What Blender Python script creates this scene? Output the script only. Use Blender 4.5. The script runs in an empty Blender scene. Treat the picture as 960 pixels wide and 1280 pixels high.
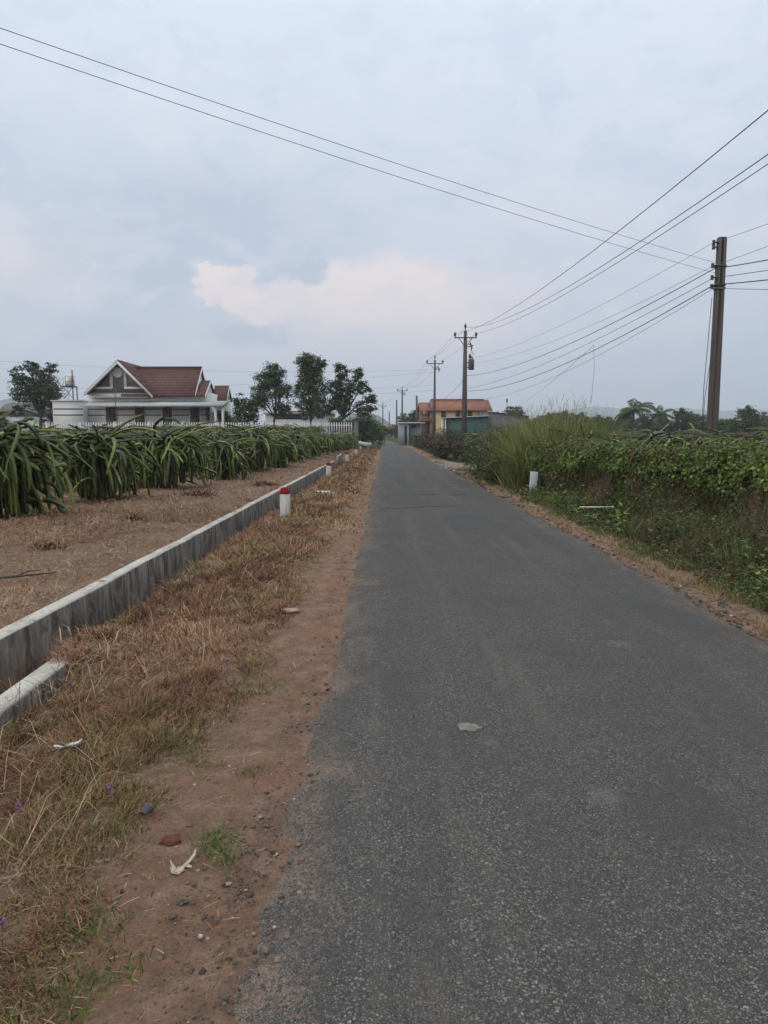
import bpy, math, random
import numpy as np
from mathutils import Vector

random.seed(7)
RNG = np.random.default_rng(11)
SC = bpy.context.scene
COL = SC.collection
PI = math.pi

# ------------------------------------------------------------------ camera model (photo: 960 x 1280)
FPX, EYE, HORIZ = 870.0, 1.55, 543.0
PITCH = math.atan((640 - HORIZ) / FPX)


def W(px, py, d):
    """world point at ground distance d (along +Y) seen at photo pixel (px, py)"""
    u, v = (px - 480) / FPX, (640 - py) / FPX
    fy = math.cos(PITCH) + v * math.sin(PITCH)
    fz = v * math.cos(PITCH) - math.sin(PITCH)
    t = d / fy
    return Vector((u * t, d, EYE + fz * t))


def G(px, py, z=0.0):
    """point of the plane at height z seen at photo pixel"""
    u, v = (px - 480) / FPX, (640 - py) / FPX
    fy = math.cos(PITCH) + v * math.sin(PITCH)
    fz = v * math.cos(PITCH) - math.sin(PITCH)
    t = (z - EYE) / fz
    return Vector((u * t, fy * t, z))


# ------------------------------------------------------------------ numpy noise
def _hash(ix, iy, s):
    h = (ix.astype(np.int64) * 374761393 + iy.astype(np.int64) * 668265263 + s * 1442695041) & 0xFFFFFFFF
    h = ((h ^ (h >> 13)) * 1274126177) & 0xFFFFFFFF
    return ((h ^ (h >> 16)) & 0xFFFF) / 65535.0


def vnoise(x, y, s=0):
    x = np.asarray(x, float); y = np.asarray(y, float)
    ix, iy = np.floor(x), np.floor(y)
    fx, fy = x - ix, y - iy
    fx = fx * fx * (3 - 2 * fx); fy = fy * fy * (3 - 2 * fy)
    a = _hash(ix, iy, s); b = _hash(ix + 1, iy, s); c = _hash(ix, iy + 1, s); d = _hash(ix + 1, iy + 1, s)
    return (a * (1 - fx) + b * fx) * (1 - fy) + (c * (1 - fx) + d * fx) * fy


def fbm(x, y, s=0, o=4):
    r, a, t = 0.0, 0.5, 0.0
    for k in range(o):
        r = r + a * vnoise(np.asarray(x) * 2 ** k, np.asarray(y) * 2 ** k, s + k * 17); t += a; a *= .5
    return r / t


def sstep(a, b, x):
    t = np.clip((np.asarray(x, float) - a) / (b - a), 0, 1)
    return t * t * (3 - 2 * t)


# ------------------------------------------------------------------ mesh builder
class MB:
    def __init__(s):
        s.v, s.q, s.t, s.c, s.n = [], [], [], [], 0

    def add(s, V, quads=None, tris=None, tint=0.5):
        V = np.asarray(V, float).reshape(-1, 3)
        if quads is not None and len(quads): s.q.append(np.asarray(quads, np.int64).reshape(-1, 4) + s.n)
        if tris is not None and len(tris): s.t.append(np.asarray(tris, np.int64).reshape(-1, 3) + s.n)
        s.v.append(V); s.n += len(V)
        c = np.asarray(tint, float)
        s.c.append(np.full(len(V), float(c)) if c.ndim == 0 else c.ravel())
        return s

    def box(s, x0, x1, y0, y1, z0, z1, tint=.5):
        V = [(x0, y0, z0), (x1, y0, z0), (x1, y1, z0), (x0, y1, z0), (x0, y0, z1), (x1, y0, z1), (x1, y1, z1), (x0, y1, z1)]
        return s.add(V, [(3, 2, 1, 0), (4, 5, 6, 7), (0, 1, 5, 4), (1, 2, 6, 5), (2, 3, 7, 6), (3, 0, 4, 7)], tint=tint)

    def cbox(s, cx, cy, cz, sx, sy, sz, rz=0, tint=.5, bev=0.0):
        """box with chamfered edges (bev) turned about z"""
        hx, hy, hz = sx / 2, sy / 2, sz / 2
        if bev <= 0:
            V = np.array([(-hx, -hy, -hz), (hx, -hy, -hz), (hx, hy, -hz), (-hx, hy, -hz), (-hx, -hy, hz), (hx, -hy, hz), (hx, hy, hz), (-hx, hy, hz)])
            F = [(3, 2, 1, 0), (4, 5, 6, 7), (0, 1, 5, 4), (1, 2, 6, 5), (2, 3, 7, 6), (3, 0, 4, 7)]; T = []
        else:
            b = bev; rings = []
            for (z, i) in ((-hz, b), (-hz + b, 0), (hz - b, 0), (hz, b)):
                a, c = hx - i, hy - i
                rings.append([(-a + b, -c, z), (a - b, -c, z), (a, -c + b, z), (a, c - b, z), (a - b, c, z), (-a + b, c, z), (-a, c - b, z), (-a, -c + b, z)])
            V = np.array(rings).reshape(-1, 3); F = []; T = []
            for r in range(3):
                for k in range(8):
                    F.append((r * 8 + k, r * 8 + (k + 1) % 8, r * 8 + 8 + (k + 1) % 8, r * 8 + 8 + k))
            for k in range(1, 7):
                T.append((24, 24 + k, 25 + k)); T.append((0, k + 1, k))
        c_, s_ = math.cos(rz), math.sin(rz)
        X = V[:, 0] * c_ - V[:, 1] * s_ + cx; Y = V[:, 0] * s_ + V[:, 1] * c_ + cy
        return s.add(np.stack([X, Y, V[:, 2] + cz], 1), F, T, tint)

    def tube(s, pts, rad, sides=6, tint=.5, cap=True):
        P = np.array([tuple(p) for p in pts], float); n = len(P)
        R = np.broadcast_to(np.asarray(rad, float), (n,))
        T = np.gradient(P, axis=0); T /= np.linalg.norm(T, axis=1)[:, None] + 1e-9
        ref = np.array([0, 0, 1.]) if abs(T[0, 2]) < .9 else np.array([1., 0, 0])
        A = np.cross(T, ref); A /= np.linalg.norm(A, axis=1)[:, None] + 1e-9
        B = np.cross(T, A)
        th = np.arange(sides) * 2 * PI / sides
        V = P[:, None] + R[:, None, None] * (A[:, None] * np.cos(th)[None, :, None] + B[:, None] * np.sin(th)[None, :, None])
        F = [(i * sides + k, i * sides + (k + 1) % sides, (i + 1) * sides + (k + 1) % sides, (i + 1) * sides + k) for i in range(n - 1) for k in range(sides)]
        T3 = []
        if cap:
            for k in range(1, sides - 1):
                T3.append((0, k + 1, k)); o = (n - 1) * sides; T3.append((o, o + k, o + k + 1))
        tt = tint if np.ndim(tint) == 0 else np.repeat(np.asarray(tint), sides)
        return s.add(V, F, T3, tt)

    def prism(s, poly, axis, a0, a1, tint=.5):
        """extrude a convex polygon; poly gives the two other coordinates"""
        n = len(poly); V = []
        for a in (a0, a1):
            for p, q in poly:
                V.append((a, p, q) if axis == 'x' else (p, a, q) if axis == 'y' else (p, q, a))
        F = [(k, (k + 1) % n, n + (k + 1) % n, n + k) for k in range(n)]
        T = [(0, k + 1, k) for k in range(1, n - 1)] + [(n, n + k, n + k + 1) for k in range(1, n - 1)]
        return s.add(V, F, T, tint)

    def leaves(s, C, D, L, Wd, tint, fold=.15, nrm=None):
        """rhombic leaves: base C, direction D, length L, width Wd"""
        C = np.asarray(C, float); D = np.asarray(D, float); n = len(C)
        D = D / (np.linalg.norm(D, axis=1)[:, None] + 1e-9)
        up = RNG.normal(0, .45, (n, 3)); up[:, 2] += 1 if nrm is None else 0
        if nrm is not None: up += nrm
        S = np.cross(D, up); S /= np.linalg.norm(S, axis=1)[:, None] + 1e-9
        N = np.cross(S, D)
        L = np.broadcast_to(L, (n,))[:, None]; Wd = np.broadcast_to(Wd, (n,))[:, None]
        V = np.stack([C, C + D * L * .45 + S * Wd * .5 + N * L * fold, C + D * L, C + D * L * .45 - S * Wd * .5 + N * L * fold], 1)
        i = np.arange(n) * 4
        return s.add(V, np.stack([i, i + 1, i + 2, i + 3], 1), None, np.repeat(np.broadcast_to(tint, (n,)), 4))

    def blades(s, base, D, L, Wd, tint, bend=.5):
        """grass blades: base, start direction D, length, width; bend down by gravity"""
        base = np.asarray(base, float); n = len(base)
        D = D / (np.linalg.norm(D, axis=1)[:, None] + 1e-9)
        a = RNG.uniform(0, 2 * PI, n)
        S = np.stack([np.cos(a), np.sin(a), np.zeros(n)], 1) * (np.broadcast_to(Wd, (n,))[:, None] * .5)
        L = np.broadcast_to(L, (n,))[:, None]
        h = D.copy(); h[:, 2] = 0; h /= np.linalg.norm(h, axis=1)[:, None] + 1e-9
        b = np.broadcast_to(bend, (n,))[:, None]
        m = base + D * L * .55
        D2 = D * (1 - b) + h * b * .9 - np.array([0, 0, 1.]) * b * .35
        t = m + D2 * L * .5
        V = np.stack([base - S, base + S, m + S * .8, m - S * .8, t], 1)
        i = np.arange(n) * 5
        Q = np.stack([i, i + 1, i + 2, i + 3], 1); T = np.stack([i + 3, i + 2, i + 4], 1)
        return s.add(V, Q, T, np.repeat(np.broadcast_to(tint, (n,)), 5))

    def mesh(s, name, smooth=False):
        V = np.concatenate(s.v); c = np.concatenate(s.c)
        Q = np.concatenate(s.q) if s.q else np.zeros((0, 4), np.int64)
        T = np.concatenate(s.t) if s.t else np.zeros((0, 3), np.int64)
        me = bpy.data.meshes.new(name)
        me.vertices.add(len(V)); me.vertices.foreach_set('co', V.astype(np.float32).ravel())
        me.loops.add(Q.size + T.size)
        me.loops.foreach_set('vertex_index', np.concatenate([Q.ravel(), T.ravel()]).astype(np.int32))
        me.polygons.add(len(Q) + len(T))
        st = np.concatenate([np.arange(len(Q)) * 4, Q.size + np.arange(len(T)) * 3]).astype(np.int32)
        me.polygons.foreach_set('loop_start', st)
        if smooth: me.polygons.foreach_set('use_smooth', np.ones(len(st), bool))
        at = me.attributes.new('tint', 'FLOAT', 'POINT'); at.data.foreach_set('value', c.astype(np.float32))
        me.update(calc_edges=True); me.validate()
        return me

    def build(s, name, mat, parent=None, smooth=False):
        me = s.mesh(name, smooth); me.materials.append(mat)
        o = bpy.data.objects.new(name, me); COL.objects.link(o)
        if parent: o.parent = parent
        return o


def tag(o, label=None, cat=None, group=None, kind=None):
    if label: o['label'] = label
    if cat: o['category'] = cat
    if group: o['group'] = group
    if kind: o['kind'] = kind
    return o


def empty(name, loc, rz=0, label=None, cat=None, group=None):
    o = bpy.data.objects.new(name, None); COL.objects.link(o)
    o.empty_display_size = .3
    o.location = loc; o.rotation_euler = (0, 0, rz)
    return tag(o, label, cat, group)


KIDS = {}


def copy_tree(o, parent=None):
    c = o.copy(); COL.objects.link(c)
    if parent: c.parent = parent
    for ch in [k for k in bpy.data.objects if k.parent == o]:
        copy_tree(ch, c)
    return c


# ------------------------------------------------------------------ materials
def newmat(name, rough=.8, spec=.3):
    m = bpy.data.materials.new(name); m.use_nodes = True
    nt = m.node_tree; b = nt.nodes['Principled BSDF']
    b.inputs['Roughness'].default_value = rough
    b.inputs['Specular IOR Level'].default_value = spec
    return m, nt, b


def nd(nt, typ, **kw):
    n = nt.nodes.new(typ)
    for k, v in kw.items():
        if k.startswith('i_'):
            key = k[2:]
            n.inputs[int(key) if key.isdigit() else key.replace('_', ' ')].default_value = v
        else: setattr(n, k, v)
    return n


def lk(nt, a, b): nt.links.new(a, b)


def ramp(nt, fac, stops, interp='LINEAR'):
    r = nt.nodes.new('ShaderNodeValToRGB'); r.color_ramp.interpolation = interp
    el = r.color_ramp.elements
    while len(el) > 1: el.remove(el[-1])
    el[0].position = stops[0][0]; el[0].color = (*stops[0][1], 1)
    for p, c in stops[1:]:
        e = el.new(p); e.color = (*c, 1)
    if fac is not None: lk(nt, fac, r.inputs['Fac'])
    return r.outputs['Color']


def mixc(nt, fac, a, b, mode='MIX'):
    m = nt.nodes.new('ShaderNodeMix'); m.data_type = 'RGBA'; m.blend_type = mode
    for sock, val in ((m.inputs[0], fac), (m.inputs[6], a), (m.inputs[7], b)):
        if hasattr(val, 'node'): lk(nt, val, sock)
        elif isinstance(val, (int, float)): sock.default_value = val
        else: sock.default_value = (*val, 1)
    return m.outputs[2]


def mth(nt, op, a, b=None, c=None, clamp=False):
    m = nt.nodes.new('ShaderNodeMath'); m.operation = op; m.use_clamp = clamp
    for i, val in enumerate((a, b, c)):
        if val is None: continue
        if hasattr(val, 'node'): lk(nt, val, m.inputs[i])
        else: m.inputs[i].default_value = val
    return m.outputs[0]


def smap(nt, v, a, b, lo=0., hi=1., smooth=True):
    m = nt.nodes.new('ShaderNodeMapRange'); m.interpolation_type = 'SMOOTHSTEP' if smooth else 'LINEAR'
    lk(nt, v, m.inputs[0])
    for i, x in ((1, a), (2, b), (3, lo), (4, hi)): m.inputs[i].default_value = x
    return m.outputs[0]


def noise(nt, vec, scale, detail=4, rough=.55, dist=0.):
    n = nd(nt, 'ShaderNodeTexNoise', i_Scale=scale, i_Detail=detail, i_Roughness=rough, i_Distortion=dist)
    if vec is not None: lk(nt, vec, n.inputs['Vector'])
    return n.outputs['Fac']


def coords(nt, scale=None, space='Object'):
    t = nt.nodes.new('ShaderNodeTexCoord'); o = t.outputs[space]
    if scale:
        m = nt.nodes.new('ShaderNodeMapping'); lk(nt, o, m.inputs['Vector']); m.inputs['Scale'].default_value = scale; o = m.outputs[0]
    return o


def bump(nt, bsdf, h, strength=.4, dist=.02):
    b = nd(nt, 'ShaderNodeBump', i_Strength=strength, i_Distance=dist)
    lk(nt, h, b.inputs['Height']); lk(nt, b.outputs[0], bsdf.inputs['Normal'])


def tint_mat(name, stops, rough=.65, spec=.25, scale=None, transl=0.0):
    """colour from the mesh's own per-leaf tint, broken up by a little noise"""
    m, nt, b = newmat(name, rough, spec)
    a = nd(nt, 'ShaderNodeAttribute', attribute_name='tint')
    f = a.outputs['Fac']
    if scale:
        f = mth(nt, 'ADD', f, mth(nt, 'MULTIPLY', mth(nt, 'SUBTRACT', noise(nt, coords(nt), scale, 3), .5), .45), clamp=True)
    c = ramp(nt, f, stops)
    lk(nt, c, b.inputs['Base Color'])
    if transl > 0:
        tr = nt.nodes.new('ShaderNodeBsdfTranslucent'); lk(nt, c, tr.inputs['Color'])
        mx = nt.nodes.new('ShaderNodeMixShader'); mx.inputs[0].default_value = transl
        lk(nt, b.outputs[0], mx.inputs[1]); lk(nt, tr.outputs[0], mx.inputs[2])
        lk(nt, mx.outputs[0], nt.nodes['Material Output'].inputs['Surface'])
    return m


def rough_mat(name, c0, c1, scale=3., rough=.8, spec=.25, bs=.3, bscale=None, stretch=None, metal=0.):
    m, nt, b = newmat(name, rough, spec)
    co = coords(nt, stretch)
    n = noise(nt, co, scale, 6, .6)
    lk(nt, ramp(nt, n, [(.3, c0), (.7, c1)]), b.inputs['Base Color'])
    b.inputs['Metallic'].default_value = metal
    if bs: bump(nt, b, noise(nt, co, bscale or scale * 6, 4), bs, .01)
    return m


def stained_paint(name, base, stain, dirt, amount=.5, sx=(9, 9, 1.2)):
    """white paint / concrete with vertical run-off stains and grime patches"""
    m, nt, b = newmat(name, .85, .2)
    st = noise(nt, coords(nt, sx), 1.6, 6, .65)
    pt = noise(nt, coords(nt), 3.3, 6, .65)
    f = smap(nt, st, .62 - .3 * amount, .8)
    c = mixc(nt, f, base, stain)
    c = mixc(nt, smap(nt, pt, .66 - .2 * amount, .82), c, dirt)
    fine = noise(nt, coords(nt), 40, 4)
    c = mixc(nt, .35, c, ramp(nt, fine, [(.3, tuple(x * .6 for x in base)), (.7, base)]))
    lk(nt, c, b.inputs['Base Color']); bump(nt, b, noise(nt, coords(nt), 60, 5), .35, .006)
    return m


# ------------------------------------------------------------------ terrain
ROADL, ROADR = -0.42, 2.98


def shift(y):
    return -1.5e-4 * np.maximum(np.asarray(y, float) - 70, 0) ** 2


def land(x, y):
    """ground height without road and ditch"""
    x = np.asarray(x, float); y = np.asarray(y, float)
    xr = x - shift(y)
    rise = 1.12 * sstep(24, 66, y) * (1 - sstep(180, 420, y))
    z = rise * sstep(-2.4, -4.6, xr)
    z = z + .05 * (fbm(x * .7, y * .7, 3) - .5) * sstep(.3, 1.5, np.maximum(ROADL - xr, xr - ROADR))
    z = z + .30 * (fbm(x * .35, y * .35, 9, 3) - .5) * sstep(-3.4, -4.6, xr) * (1 - sstep(60, 90, y))      # hoed soil of the left field
    z = z + .04 * np.exp(-((xr + 1.55) / .38) ** 2) * (.35 + fbm(x * 1.1, y * 1.1, 5)) * sstep(4.2, 6, y)   # thatch bank beside the ditch
    z = z - .11 * sstep(-1.55, -2.15, xr) * sstep(-2.75, -2.6, xr) * sstep(4.6, 6, y) * (1 - sstep(30, 44, y))
    z = z - .14 * sstep(3.3, 4.6, xr) * (1 - sstep(40, 60, y))                                               # right verge falls to the wall
    z = z - .012 * np.exp(-((xr + .62) / .05) ** 2) * (1 - sstep(1.8, 2.3, y)) - .012 * np.exp(-((xr + .76) / .04) ** 2) * (1 - sstep(1.8, 2.3, y))
    return z


DW0, DW1, NW0, NW1 = -2.98, -2.82, -2.32, -2.15        # far wall outer/inner face, near wall inner/outer face


def ground_mesh():
    ys = [-150, -60, -25, -12, -6, -3, -1.5, -.5]
    y, st = 0.2, .05
    while y < 95:
        ys.append(y); y += st; st = min(st * 1.017, 1.6)
    while y < 5200:
        ys.append(y); y *= 1.12
    ys = np.array(ys)
    left = [-5000, -2500, -1200, -600, -300, -160, -100, -70, -50, -38, -30, -24, -19, -15.5, -13, -11, -9.5, -8.3]
    left += list(np.arange(-7.4, -3.05, .13)) + [-3.04]
    mid = [DW0 + .005, DW1 - .05, DW1 - .02, -2.72, -2.58, -2.44, NW0 + .04, NW0 + .08, NW0 + .09, NW1 - .04, NW1 - .005, NW1 + .03]
    verge = list(np.arange(-2.05, ROADL + .16, .045))
    rd = [-.235, -.215, -.2, -.1, 0., .6, 1.2, 1.8, 2.4, 2.68]
    rv = list(np.arange(2.7, 4.2, .08)) + list(np.arange(4.25, 8, .3)) + [9, 10.5, 12.5, 15, 18, 22, 28, 36, 50, 75, 110, 170, 300, 600, 1200, 2500, 5000]
    xs = np.array(left + mid + verge + rd + rv)
    X, Y = np.meshgrid(xs, ys)
    near = (np.abs(X) < 12)
    Xw = X + shift(Y) * np.where(near, 1, np.clip((60 - np.abs(X)) / 48, 0, 1))
    Z = land(Xw, Y)
    Xr = X
    end = sstep(44, 47, Y) 
    inside = (Xr > DW1 - .04) & (Xr < NW0 + .06)
    dz = -.55 + .10 * fbm(Xw * 3, Y * 1.2, 21)
    Z = np.where(inside, dz * (1 - end) + Z * end, Z)
    wallrow = (Xr >= DW0) & (Xr <= DW1 - .03)
    Z = np.where(wallrow, np.minimum(Z, -.06), Z)
    nw = (Xr >= NW0 + .055) & (Xr <= NW1 + .04)
    bare = 1 - sstep(4.45, 5.0, Y) + np.exp(-((Y - 7.62) / .16) ** 2)
    Z = np.where(nw, (-.16) * np.clip(bare, 0, 1) + (Z + .045) * (1 - np.clip(bare, 0, 1)), Z)
    out = (Xr > NW1 + .04) & (Xr < -1.2)
    Z = np.where(out, Z - .12 * (1 - sstep(NW1, -1.35, Xr)) * (1 - sstep(4.2, 5.2, Y)), Z)
    road = (Xr > ROADL + .20) & (Xr < ROADR - .18)
    Z = np.where(road, -.05, Z)
    small = (.030 * (fbm(Xw * 5, Y * 5, 33) - .5) + .012 * (fbm(Xw * 22, Y * 22, 35, 2) - .5)) * (1 - sstep(30, 60, Y))
    Z = Z + np.where(~road & ~wallrow, small, 0)
    ny, nx = X.shape
    V = np.stack([Xw, Y, Z], -1).reshape(-1, 3)
    i = (np.arange(ny - 1)[:, None] * nx + np.arange(nx - 1)[None]).ravel()
    mb = MB(); mb.add(V, np.stack([i, i + 1, i + nx + 1, i + nx], 1))
    o = mb.build('ground', ground_mat(), smooth=True); tag(o, kind='structure')
    # what the surface is made of, per vertex
    edge = -.86 - .16 * (fbm(Y * .8, X * 0 + 3, 41) - .5) * 2 + .36 * sstep(6, 12, Y)
    g_th = sstep(edge + .16, edge - .22, Xr) * (Xr > NW1)                 # dry thatch on the verge
    g_th = np.where((Xr > ROADR), sstep(3.0, 3.2, Xr) * .75, g_th)
    fieldw = (Xr < DW0 + .02).astype(float)
    green = np.where(Xr < 0, sstep(64, 75, Y), sstep(3.45, 3.9, Xr) * .8)
    green = np.maximum(green, sstep(90, 160, Y))
    g_th = np.where((Y > 25) & (Xr < 0) & (Xr > -2.4), np.maximum(g_th, 0.3), g_th)
    me = o.data
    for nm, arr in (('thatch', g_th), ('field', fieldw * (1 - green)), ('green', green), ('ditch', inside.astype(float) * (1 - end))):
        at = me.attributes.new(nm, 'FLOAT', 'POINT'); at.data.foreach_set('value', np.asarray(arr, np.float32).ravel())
    return o


def ground_mat():
    m, nt, b = newmat('dry red soil', .95, .1)
    P = coords(nt)
    A = lambda n: nd(nt, 'ShaderNodeAttribute', attribute_name=n).outputs['Fac']
    big = noise(nt, P, 1.3, 5, .6); mid = noise(nt, P, 7, 6, .65); fine = noise(nt, P, 60, 5, .7); vf = noise(nt, P, 220, 3, .7)
    dirt = ramp(nt, mth(nt, 'ADD', mth(nt, 'MULTIPLY', mid, .6), mth(nt, 'MULTIPLY', fine, .4)),
                [(.32, (.110, .070, .048)), (.5, (.225, .142, .097)), (.68, (.345, .240, .175))])
    dirt = mixc(nt, mth(nt, 'MULTIPLY', smap(nt, big, .46, .68), .75), dirt, (.255, .135, .085))
    grit = nd(nt, 'ShaderNodeTexVoronoi', i_Scale=75.); lk(nt, P, grit.inputs['Vector'])
    gsep = nt.nodes.new('ShaderNodeSeparateColor'); lk(nt, grit.outputs['Color'], gsep.inputs[0])
    stone = mth(nt, 'MULTIPLY', mth(nt, 'GREATER_THAN', gsep.outputs[0], .72), mth(nt, 'LESS_THAN', grit.outputs['Distance'], .36))
    dirt = mixc(nt, mth(nt, 'MULTIPLY', stone, .8), dirt, ramp(nt, gsep.outputs[1], [(0, (.05, .045, .042)), (.5, (.15, .125, .105)), (1, (.34, .28, .23))]))
    str1 = noise(nt, coords(nt, (60, 14, 20)), 1., 5, .7, 1.2); str2 = noise(nt, coords(nt, (13, 55, 20)), 1., 5, .7, 1.2)
    straw = ramp(nt, mth(nt, 'MAXIMUM', str1, str2), [(.36, (.075, .052, .038)), (.52, (.215, .145, .098)), (.68, (.42, .315, .225))])
    thatch = mixc(nt, smap(nt, mid, .4, .65), straw, mixc(nt, .5, straw, (.10, .055, .03)))
    fld = mixc(nt, smap(nt, mth(nt, 'ADD', mid, mth(nt, 'MULTIPLY', mth(nt, 'SUBTRACT', big, .5), .8)), .38, .6), (.185, .125, .088), straw)
    fld = mixc(nt, smap(nt, big, .5, .72), fld, mixc(nt, .6, straw, (.115, .095, .080)))
    grn = ramp(nt, mid, [(.3, (.028, .034, .016)), (.55, (.05, .062, .024)), (.75, (.085, .085, .04))])
    wob = mth(nt, 'MULTIPLY', mth(nt, 'SUBTRACT', mth(nt, 'ADD', mth(nt, 'MULTIPLY', mid, .6), mth(nt, 'MULTIPLY', fine, .4)), .5), 1.5)
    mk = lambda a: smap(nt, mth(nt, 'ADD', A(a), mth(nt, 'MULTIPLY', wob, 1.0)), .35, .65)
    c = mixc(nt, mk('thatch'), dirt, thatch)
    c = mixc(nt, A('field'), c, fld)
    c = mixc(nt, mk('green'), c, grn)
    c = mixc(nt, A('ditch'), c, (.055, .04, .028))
    lk(nt, c, b.inputs['Base Color'])
    h = mth(nt, 'ADD', mth(nt, 'MULTIPLY', mid, .7), mth(nt, 'ADD', mth(nt, 'MULTIPLY', fine, .4), mth(nt, 'ADD', mth(nt, 'MULTIPLY', vf, .15), mth(nt, 'MULTIPLY', stone, .25))))
    bump(nt, b, h, 1., .045)
    return m


def road_mat():
    m, nt, b = newmat('worn chip seal asphalt', .82, .28)
    P = coords(nt)
    edge = nd(nt, 'ShaderNodeAttribute', attribute_name='edge').outputs['Fac']
    wn = nd(nt, 'ShaderNodeTexNoise', i_Scale=70., i_Detail=3.); lk(nt, P, wn.inputs['Vector'])
    wm = nd(nt, 'ShaderNodeVectorMath', operation='MULTIPLY_ADD'); lk(nt, wn.outputs['Color'], wm.inputs[0]); wm.inputs[1].default_value = (.012, .012, .012); lk(nt, P, wm.inputs[2])
    v1 = nd(nt, 'ShaderNodeTexVoronoi', i_Scale=84.); lk(nt, wm.outputs[0], v1.inputs['Vector'])
    v2 = nd(nt, 'ShaderNodeTexVoronoi', i_Scale=160.); lk(nt, wm.outputs[0], v2.inputs['Vector'])
    s1 = nt.nodes.new('ShaderNodeSeparateColor'); lk(nt, v1.outputs['Color'], s1.inputs[0])
    s2 = nt.nodes.new('ShaderNodeSeparateColor'); lk(nt, v2.outputs['Color'], s2.inputs[0])
    big = noise(nt, P, .9, 5, .6); mid = noise(nt, P, 4.5, 6, .65); fine = noise(nt, P, 130, 4, .7)
    stoneC = ramp(nt, s1.outputs[0], [(0, (.066, .064, .061)), (.3, (.118, .114, .108)), (.6, (.165, .159, .150)), (.88, (.215, .193, .168)), (.97, (.26, .248, .23)), (1., (.33, .32, .30))])
    stoneC2 = ramp(nt, s2.outputs[1], [(0, (.056, .053, .049)), (.5, (.125, .119, .110)), (.85, (.20, .182, .160)), (1., (.31, .29, .262))])
    bind = (.060, .0575, .0545)
    st1 = smap(nt, v1.outputs['Distance'], .60, .40)
    st2 = smap(nt, v2.outputs['Distance'], .60, .38)
    show = smap(nt, mth(nt, 'ADD', mth(nt, 'MULTIPLY', s1.outputs[2], .7), mth(nt, 'MULTIPLY', mid, .6)), .45, .62)
    c = mixc(nt, st2, bind, stoneC2)
    c = mixc(nt, mth(nt, 'MULTIPLY', st1, show), c, stoneC)
    c = mixc(nt, mth(nt, 'MULTIPLY', smap(nt, big, .44, .62), .30), c, (.072, .070, .068))     # darker bitumen-rich areas
    c = mixc(nt, mth(nt, 'MULTIPLY', smap(nt, mid, .5, .75), .28), c, (.165, .14, .118))       # dust
    lane = noise(nt, coords(nt, (1.9, .10, 1)), 1.4, 4, .55)
    c = mixc(nt, mth(nt, 'MULTIPLY', smap(nt, lane, .50, .64), .42), c, (.090, .087, .083))       # traffic polished bands
    c = mixc(nt, mth(nt, 'MULTIPLY', smap(nt, lane, .46, .34), .35), c, (.165, .150, .132))       # dusty bands
    pat = noise(nt, coords(nt, (.55, .16, 1)), 1.7, 5, .6, .6)
    c = mixc(nt, mth(nt, 'MULTIPLY', smap(nt, pat, .55, .58), .45), c, (.080, .078, .077))        # old patches
    # old repair cracks across the road
    sep = nt.nodes.new('ShaderNodeSeparateXYZ'); lk(nt, P, sep.inputs[0])
    wv = mth(nt, 'ADD', mth(nt, 'MULTIPLY', noise(nt, coords(nt, (.8, .25, 1)), 1.2, 4), 1.6), mth(nt, 'MULTIPLY', noise(nt, P, 9, 4), .22))
    for y0, w, x0, x1 in ((14.3, .05, -.3, 1.9), (17.3, .05, .4, 2.3), (25.0, .06, .2, 2.2)):
        dd = mth(nt, 'ABSOLUTE', mth(nt, 'SUBTRACT', mth(nt, 'SUBTRACT', sep.outputs[1], wv), y0 - .8))
        msk = mth(nt, 'MULTIPLY', smap(nt, dd, w * 2.2, w * .4), mth(nt, 'MULTIPLY', smap(nt, sep.outputs[0], x0, x0 + .5), smap(nt, sep.outputs[0], x1, x1 - .5)))
        c = mixc(nt, mth(nt, 'MULTIPLY', msk, .75), c, (.022, .021, .021))
    # pale scuffs
    for sx, sy, r in ((.93, 2.77, .10), (.52, 3.28, .05), (1.7, 4.9, .12)):
        dx = mth(nt, 'SUBTRACT', sep.outputs[0], sx); dy = mth(nt, 'SUBTRACT', sep.outputs[1], sy)
        rr = mth(nt, 'SQRT', mth(nt, 'ADD', mth(nt, 'MULTIPLY', dx, dx), mth(nt, 'MULTIPLY', dy, dy)))
        rr = mth(nt, 'ADD', rr, mth(nt, 'MULTIPLY', mth(nt, 'SUBTRACT', noise(nt, P, 30, 4), .5), r * 1.6))
        c = mixc(nt, mth(nt, 'MULTIPLY', smap(nt, rr, r, r * .2), .22), c, (.30, .285, .26))
    # soil carried onto the edges
    e = mth(nt, 'SUBTRACT', edge, mth(nt, 'MULTIPLY', smap(nt, noise(nt, P, 2.2, 6, .7), .38, .75), .34))
    e = mth(nt, 'SUBTRACT', e, mth(nt, 'MULTIPLY', mth(nt, 'SUBTRACT', fine, .45), .25))
    e = mth(nt, 'SUBTRACT', e, mth(nt, 'MULTIPLY', mth(nt, 'SUBTRACT', s1.outputs[1], .5), .30))
    e = mth(nt, 'SUBTRACT', e, mth(nt, 'MULTIPLY', mth(nt, 'SUBTRACT', s2.outputs[0], .5), .16))
    c = mixc(nt, mth(nt, 'MULTIPLY', smap(nt, e, .13, .01), .88), c, ramp(nt, mid, [(.35, (.15, .112, .088)), (.65, (.25, .188, .148))]))
    lk(nt, c, b.inputs['Base Color'])
    h = mth(nt, 'ADD', mth(nt, 'MULTIPLY', mth(nt, 'MULTIPLY', st1, show), .8), mth(nt, 'ADD', mth(nt, 'MULTIPLY', st2, .5), mth(nt, 'MULTIPLY', mid, .5)))
    bump(nt, b, h, 1., .012)
    return m


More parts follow.
